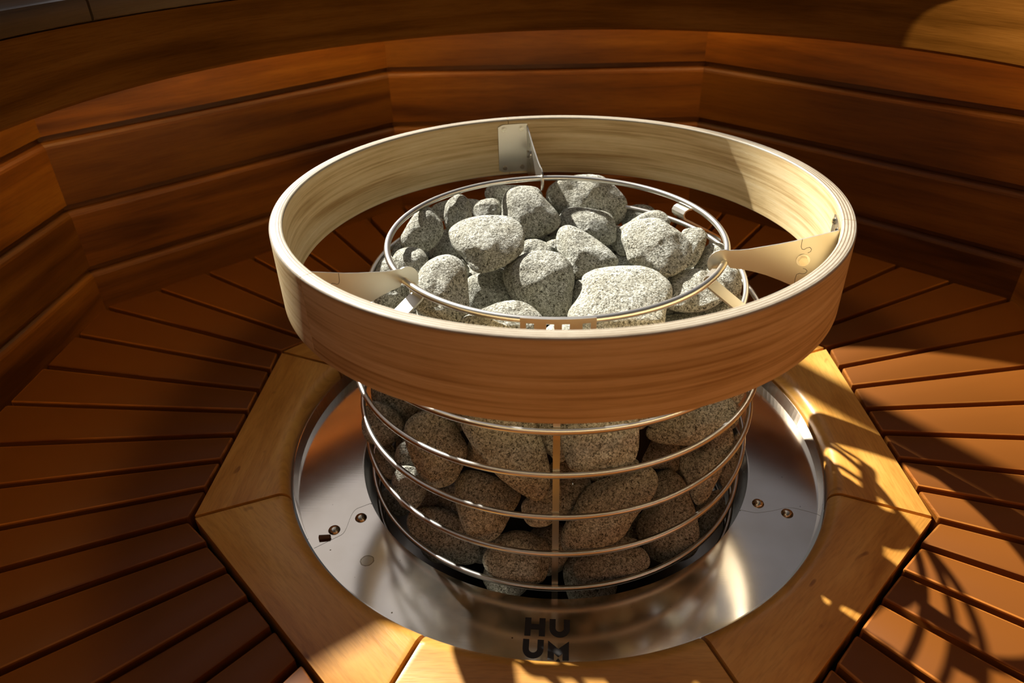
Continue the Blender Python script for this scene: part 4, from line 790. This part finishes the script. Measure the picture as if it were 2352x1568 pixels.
# ---------------------------------------------------------------- wooden guard hoop with three steel brackets
RIo, RIi, ZT, ZB = 0.2961, 0.2830, 0.3072, 0.2281
rail = empty('guard_hoop', (0.0007, 0, ZB))
tag(rail, 'pale bent plywood hoop held around the top of the stone cage', 'hoop')
SE = [-136.8, -16.2, 103.8]
for i in range(3):
    a0 = rad(SE[i] + 0.06); a1 = rad((SE[i + 1] if i < 2 else SE[0] + 360) - 0.06)
    c = 0.0022
    def rc(r, z, sx, sz, n=4):
        return [(r + sx * c * (1 - math.sin(PI / 2 * q / n)), z + sz * c * (1 - math.cos(PI / 2 * q / n))) for q in range(n + 1)]
    pt_o = [(RIo - c + c * math.cos(PI / 2 * q / 4), ZT - c + c * math.sin(PI / 2 * q / 4)) for q in range(5)]
    pt_i = [(RIi + c - c * math.sin(PI / 2 * q / 4), ZT - c + c * math.cos(PI / 2 * q / 4)) for q in range(5)]
    pb_i = [(RIi, ZB + 0.001), (RIi + 0.001, ZB)]
    pb_o = [(RIo - 0.001, ZB), (RIo, ZB + 0.001)]
    prof = pt_o + pt_i + pb_i + pb_o
    bm = bmesh.new()
    lathe(bm, prof, a0, a1, 76, 0.0007, 0.0)
    for f in bm.faces:
        zc = f.calc_center_median().z
        f.material_index = 1 if (zc > ZT - c or zc < ZB + 0.0012) else 0
    o = link('hoop_segment', bm, [M['hoop'], M['ply']], rail, smooth=True, ang=35)

def hexbolt(bm, cen, axis, r, h, seg=6, rot=0.0):
    res = bmesh.ops.create_cone(bm, cap_ends=True, segments=seg, radius1=r, radius2=r, depth=h)
    q = Vector((0, 0, 1)).rotation_difference(axis).to_matrix().to_4x4()
    bmesh.ops.transform(bm, matrix=Matrix.Translation(cen) @ q @ Matrix.Rotation(rot, 4, 'Z'), verts=res['verts'])

def bracket(aa, sgn, psgn):
    """aa: angle of the arm where it leaves the hoop; plate lies on the side psgn"""
    t = rad(aa); 
    br = empty('bracket', (0.0007 + 0.27 * math.cos(t), 0.27 * math.sin(t), 0.27))
    br.parent = rail; br.matrix_parent_inverse = rail.matrix_basis.inverted()
    # the sheet is flat; hook leans slightly round the ring
    hp = rad(aa + sgn)
    O = Vector((0.0007 + RIi * math.cos(t), RIi * math.sin(t), 0))
    Hk = Vector((0.184 * math.cos(hp), 0.184 * math.sin(hp), 0))
    d = (Hk - O); Ld = d.length; d.normalize()
    nrm = Vector((-d.y, d.x, 0))
    S = Ld / (RIi - 0.184)
    def to3(p):
        s = (RIi - p[0]) * S
        return O + d * s + Vector((0, 0, p[1]))
    cx, cz, hr = 0.1830, 0.2545, 0.0152
    pts = [(0.2824, 0.2985), (0.268, 0.2930), (0.255, 0.2880), (0.245, 0.2842), (0.232, 0.2800), (0.218, 0.2760), (0.205, 0.2722), (0.197, 0.2706), (0.191, 0.2700)]
    for i in range(12):
        a = rad(75 + i * 16.5)
        pts.append((cx + hr * math.cos(a), cz + hr * math.sin(a)))
    # slot in which the wire ring sits, open below
    ps = 0.0036
    for i in range(9):
        a = rad(200 - i * 27)
        pts.append((0.184 + ps * math.cos(a), 0.255 + ps * math.sin(a)))
    pts += [(0.1905, 0.2505), (0.200, 0.2500), (0.212, 0.2485), (0.225, 0.2455), (0.238, 0.2412), (0.250, 0.2365), (0.262, 0.2318), (0.2700, 0.2290), (0.2824, 0.2290)]
    # drop tail of the head (keeps the hook below the wire)
    bm = bmesh.new()
    plate_from(bm, pts, to3, 0.0016, nrm)
    o = link('hook_arm', bm, M['sheet'], br)
    # mounting plate bent along the hoop wall
    bm = bmesh.new()
    w = 8.4
    a_s = aa - (0.0); n_ = 6
    gr = []
    for rr in (RIi - 0.0003, RIi - 0.0019):
        cols_ = []
        for i in range(n_ + 1):
            a = rad(aa + psgn * w * i / n_)
            z0, z1 = 0.2325, 0.3005
            if i == n_: z0 += 0.003; z1 -= 0.003
            cols_.append([bm.verts.new((0.0007 + rr * math.cos(a), rr * math.sin(a), z)) for z in (z0, z1)])
        gr.append(cols_)
    for i in range(n_):
        for g in gr: bm.faces.new((g[i][0], g[i + 1][0], g[i + 1][1], g[i][1]))
        bm.faces.new((gr[0][i][1], gr[0][i + 1][1], gr[1][i + 1][1], gr[1][i][1]))
        bm.faces.new((gr[0][i][0], gr[0][i + 1][0], gr[1][i + 1][0], gr[1][i][0]))
    for i in (0, n_):
        bm.faces.new((gr[0][i][0], gr[0][i][1], gr[1][i][1], gr[1][i][0]))
    bmesh.ops.recalc_face_normals(bm, faces=bm.faces[:])
    link('mounting_plate', bm, M['sheet'], br)
    for q in (1.6, 6.7):
        for z in (0.239, 0.294):
            a = rad(aa + psgn * q)
            ax = Vector((-math.cos(a), -math.sin(a), 0))
            cen = Vector((0.0007 + (RIi - 0.0026) * math.cos(a), (RIi - 0.0026) * math.sin(a), z))
            bm = bmesh.new()
            hexbolt(bm, cen, ax, 0.0034, 0.0012, 16)
            hexbolt(bm, cen + ax * 0.0010, ax, 0.0024, 0.0012, 16)
            link('screw', bm, M['rivet'], br, smooth=True, ang=40)
    # jigsaw joint scribed in the sheet and the hexagon bolt on it
    fs = -1 if nrm.y > 0 else 1
    def on(p, off): return to3(p) + nrm * off
    jig = [(0.2515, 0.2868), (0.2518, 0.2790), (0.2530, 0.2765), (0.2550, 0.2762), (0.2570, 0.2780), (0.2595, 0.2790), (0.2615, 0.2772), (0.2612, 0.2745), (0.2590, 0.2730)]
    jig2 = [(0.2575, 0.2560), (0.2600, 0.2555), (0.2620, 0.2535), (0.2605, 0.2508), (0.2580, 0.2500), (0.2555, 0.2505), (0.2530, 0.2490), (0.2525, 0.2450), (0.2528, 0.2360)]
    for J in (jig, jig2):
        bm = bmesh.new()
        for side in (1, -1):
            for p, q in zip(J, J[1:]):
                a_ = on(p, side * 0.00082); b_ = on(q, side * 0.00082)
                dd = (b_ - a_).normalized(); up = dd.cross(nrm) * 0.00022
                vs = [bm.verts.new(v) for v in (a_ - up, b_ + dd * 0.0001 - up, b_ + dd * 0.0001 + up, a_ + up)]
                bm.faces.new(vs)
        r = bmesh.ops.extrude_face_region(bm, geom=bm.faces[:])
        for v in r['geom']:
            if isinstance(v, bmesh.types.BMVert):
                v.co += nrm * (0.00006 if (v.co - to3((0.25, 0))).dot(nrm) > 0 else -0.00006)
        link('scribed_joint', bm, M['dark'], br)
    c3 = (0.2560, 0.2650)
    bm = bmesh.new(); hexbolt(bm, on(c3, 0.0), nrm, 0.0064, 0.0036, 24)
    link('washer', bm, M['steel'], br, smooth=True, ang=40)
    bm = bmesh.new(); hexbolt(bm, on(c3, 0.0), nrm, 0.0048, 0.0110, 6, 0.3)
    link('bolt', bm, M['rivet'], br)
    return br
bracket(98.45, -2.4, 1)
bracket(-17.4, -4.2, 1)
bracket(-141.6, -2.0, -1)

# ---------------------------------------------------------------- stones
def stone_mesh(X, Y, radii, T, seed, kind, sub=5, shear=0.0):
    Z = Vector(X).cross(Vector(Y)).normalized(); X = Vector(X); Y = Vector(Y)
    n = len(radii)
    def R_at(phi):
        # phi measured with image y pointing down
        u = ((phi + PI) / (2 * PI)) * n
        i = int(math.floor(u)) % n; f = u - math.floor(u)
        p0, p1, p2, p3 = radii[i - 1], radii[i], radii[(i + 1) % n], radii[(i + 2) % n]
        return .5 * ((2 * p1) + (-p0 + p2) * f + (2 * p0 - 5 * p1 + 4 * p2 - p3) * f * f + (-p0 + 3 * p1 - 3 * p2 + p3) * f ** 3)
    bm = bmesh.new()
    bmesh.ops.create_icosphere(bm, subdivisions=sub, radius=1.0)
    rs = random.Random(seed)
    off = Vector((rs.uniform(-50, 50), rs.uniform(-50, 50), rs.uniform(-50, 50)))
    p = 2.3 if kind == 'T' else 2.5
    R0 = sum(radii) / n
    # a few soft facets
    facets = []
    for _ in range(4):
        v = Vector((rs.gauss(0, 1), rs.gauss(0, 1), abs(rs.gauss(0, 0.8)) + 0.35)).normalized()
        facets.append((v, rs.uniform(0.80, 0.93)))
    for v in bm.verts:
        c = v.co.normalized()
        rho = math.hypot(c.x, c.y); phi = math.atan2(-c.y, c.x)
        # super-ellipsoid mapping
        k = (abs(rho) ** p + abs(c.z) ** p) ** (1 / p)
        rho2 = rho / k; z2 = c.z / k
        # soft facets on the visible side
        w = Vector((c.x / k, c.y / k, z2))
        for fv, fd in facets:
            s = w.dot(fv)
            if s > fd: w -= fv * (s - fd) * 0.75
        sc_ = 1.0
        if rho > 1e-6:
            q = math.hypot(w.x, w.y)
            phi = math.atan2(-w.y, w.x)
        else: q = 0
        # keep the outline full where facets cut it
        edge = max(0, 1 - abs(z2) * 2.2)
        q = q * (1 - edge) + rho2 * edge
        if edge > 0.5: phi = math.atan2(-c.y, c.x)
        r = R_at(phi) * q
        nz = noise.noise(c * 1.6 + off) * 0.20 + noise.noise(c * 3.4 + off) * 0.08 + noise.noise(c * 9 + off) * 0.012
        dz = T * (w.z * (1 + 0.9 * nz)) + T * 0.10 * noise.noise(c * 1.3 - off) * (1 - edge)
        pos = X * (r * math.cos(phi)) - Y * (r * math.sin(phi)) + Z * dz
        pos -= Z * (pos.dot(Y) * shear)
        pos += (X * c.x + Y * c.y) * R0 * (noise.noise(c * 5 + off) * 0.018)
        v.co = pos
    bmesh.ops.smooth_vert(bm, verts=bm.verts, factor=0.5, use_axis_x=True, use_axis_y=True, use_axis_z=True)
    bmesh.ops.recalc_face_normals(bm, faces=bm.faces[:])
    return bm
for i, (lab, c, X, Y, radii, T, kind, shear) in enumerate(STONES):
    bm = stone_mesh(X, Y, radii, T, 100 + i * 7, kind, 5, shear)
    o = link('sauna_stone', bm, M['stone'], smooth=True)
    o.location = c
    tag(o, lab, 'stone', 'stones heaped on top of the heater' if kind == 'T' else 'stones showing through the side of the cage')

for i, (x, y, z, r) in enumerate(FILL):
    rs = random.Random(900 + i)
    q = Vector((rs.gauss(0, 1), rs.gauss(0, 1), rs.gauss(0, 1))).normalized().to_track_quat('Z', 'Y').to_matrix()
    radii = [r * (1.0 + 0.09 * math.sin(2 * a * PI / 12 + i) + 0.06 * math.sin(3 * a * PI / 12 + i * 2)) for a in range(24)]
    bm = stone_mesh(q.col[0], q.col[1], radii, r * 0.95, 900 + i, 'F', 4)
    o = link('sauna_stone', bm, M['stone'], smooth=True)
    o.location = (x, y, z)
    lev = 'near the top of the pile' if z > 0.15 else 'in the upper part of the cage' if z > 0.08 else 'in the middle of the cage' if z > 0.0 else 'near the foot of the cage'
    sec = ('right', 'back right', 'back', 'back left', 'left', 'front left', 'front', 'front right')[int(round(math.degrees(math.atan2(y, x)) / 45)) % 8]
    big = 'large' if r > 0.027 else 'middle-sized' if r > 0.019 else 'small'
    tag(o, '%s shaded stone %s, %s side, behind outer stones' % (big, lev, sec), 'stone', '%s inner stones %s, %s side' % (big, lev, sec))

# ---------------------------------------------------------------- unseen shadow casters added above the bench (out of frame)
# unseen post added to cast a strip of shadow on the floor
sdir = Vector((0.6221, -0.7829)); nd = Vector((0.783, 0.622))
bm = bmesh.new()
pc = -sdir * 1.16 + nd * 0.325
for z0, z1 in ((0.478, 2.1),):
    w2, d2 = 0.034, 0.02
    cs = [pc + nd * (sx * w2) + sdir * (sy * d2) for sx, sy in ((-1, -1), (1, -1), (1, 1), (-1, 1))]
    vb = [bm.verts.new((c.x, c.y, z0)) for c in cs]; vt = [bm.verts.new((c.x, c.y, z1)) for c in cs]
    bm.faces.new(vb); bm.faces.new(vt)
    for i in range(4): bm.faces.new((vb[i], vb[(i + 1) % 4], vt[(i + 1) % 4], vt[i]))
bmesh.ops.recalc_face_normals(bm, faces=bm.faces[:])
o = link('shadow_post', bm, M['fascia']); tag(o, 'added unseen post behind the bench, casting a strip of shadow', kind='structure')

# unseen panel on the left bench, added to shade the front-left boards (out of frame)
bm = bmesh.new()
s0 = -0.818
for n0, n1 in ((-0.86, -0.295),):
    c4 = [sdir * s0 + nd * n1, sdir * (s0 - 0.03) + nd * n1, sdir * (s0 - 0.03) + nd * n0, sdir * s0 + nd * n0]
    vb = [bm.verts.new((c.x, c.y, 0.478)) for c in c4]; vt = [bm.verts.new((c.x, c.y, 0.742)) for c in c4]
    bm.faces.new(vb); bm.faces.new(vt)
    for i in range(4): bm.faces.new((vb[i], vb[(i + 1) % 4], vt[(i + 1) % 4], vt[i]))
bmesh.ops.recalc_face_normals(bm, faces=bm.faces[:])
link('shadow_panel', bm, M['fascia'], bench)
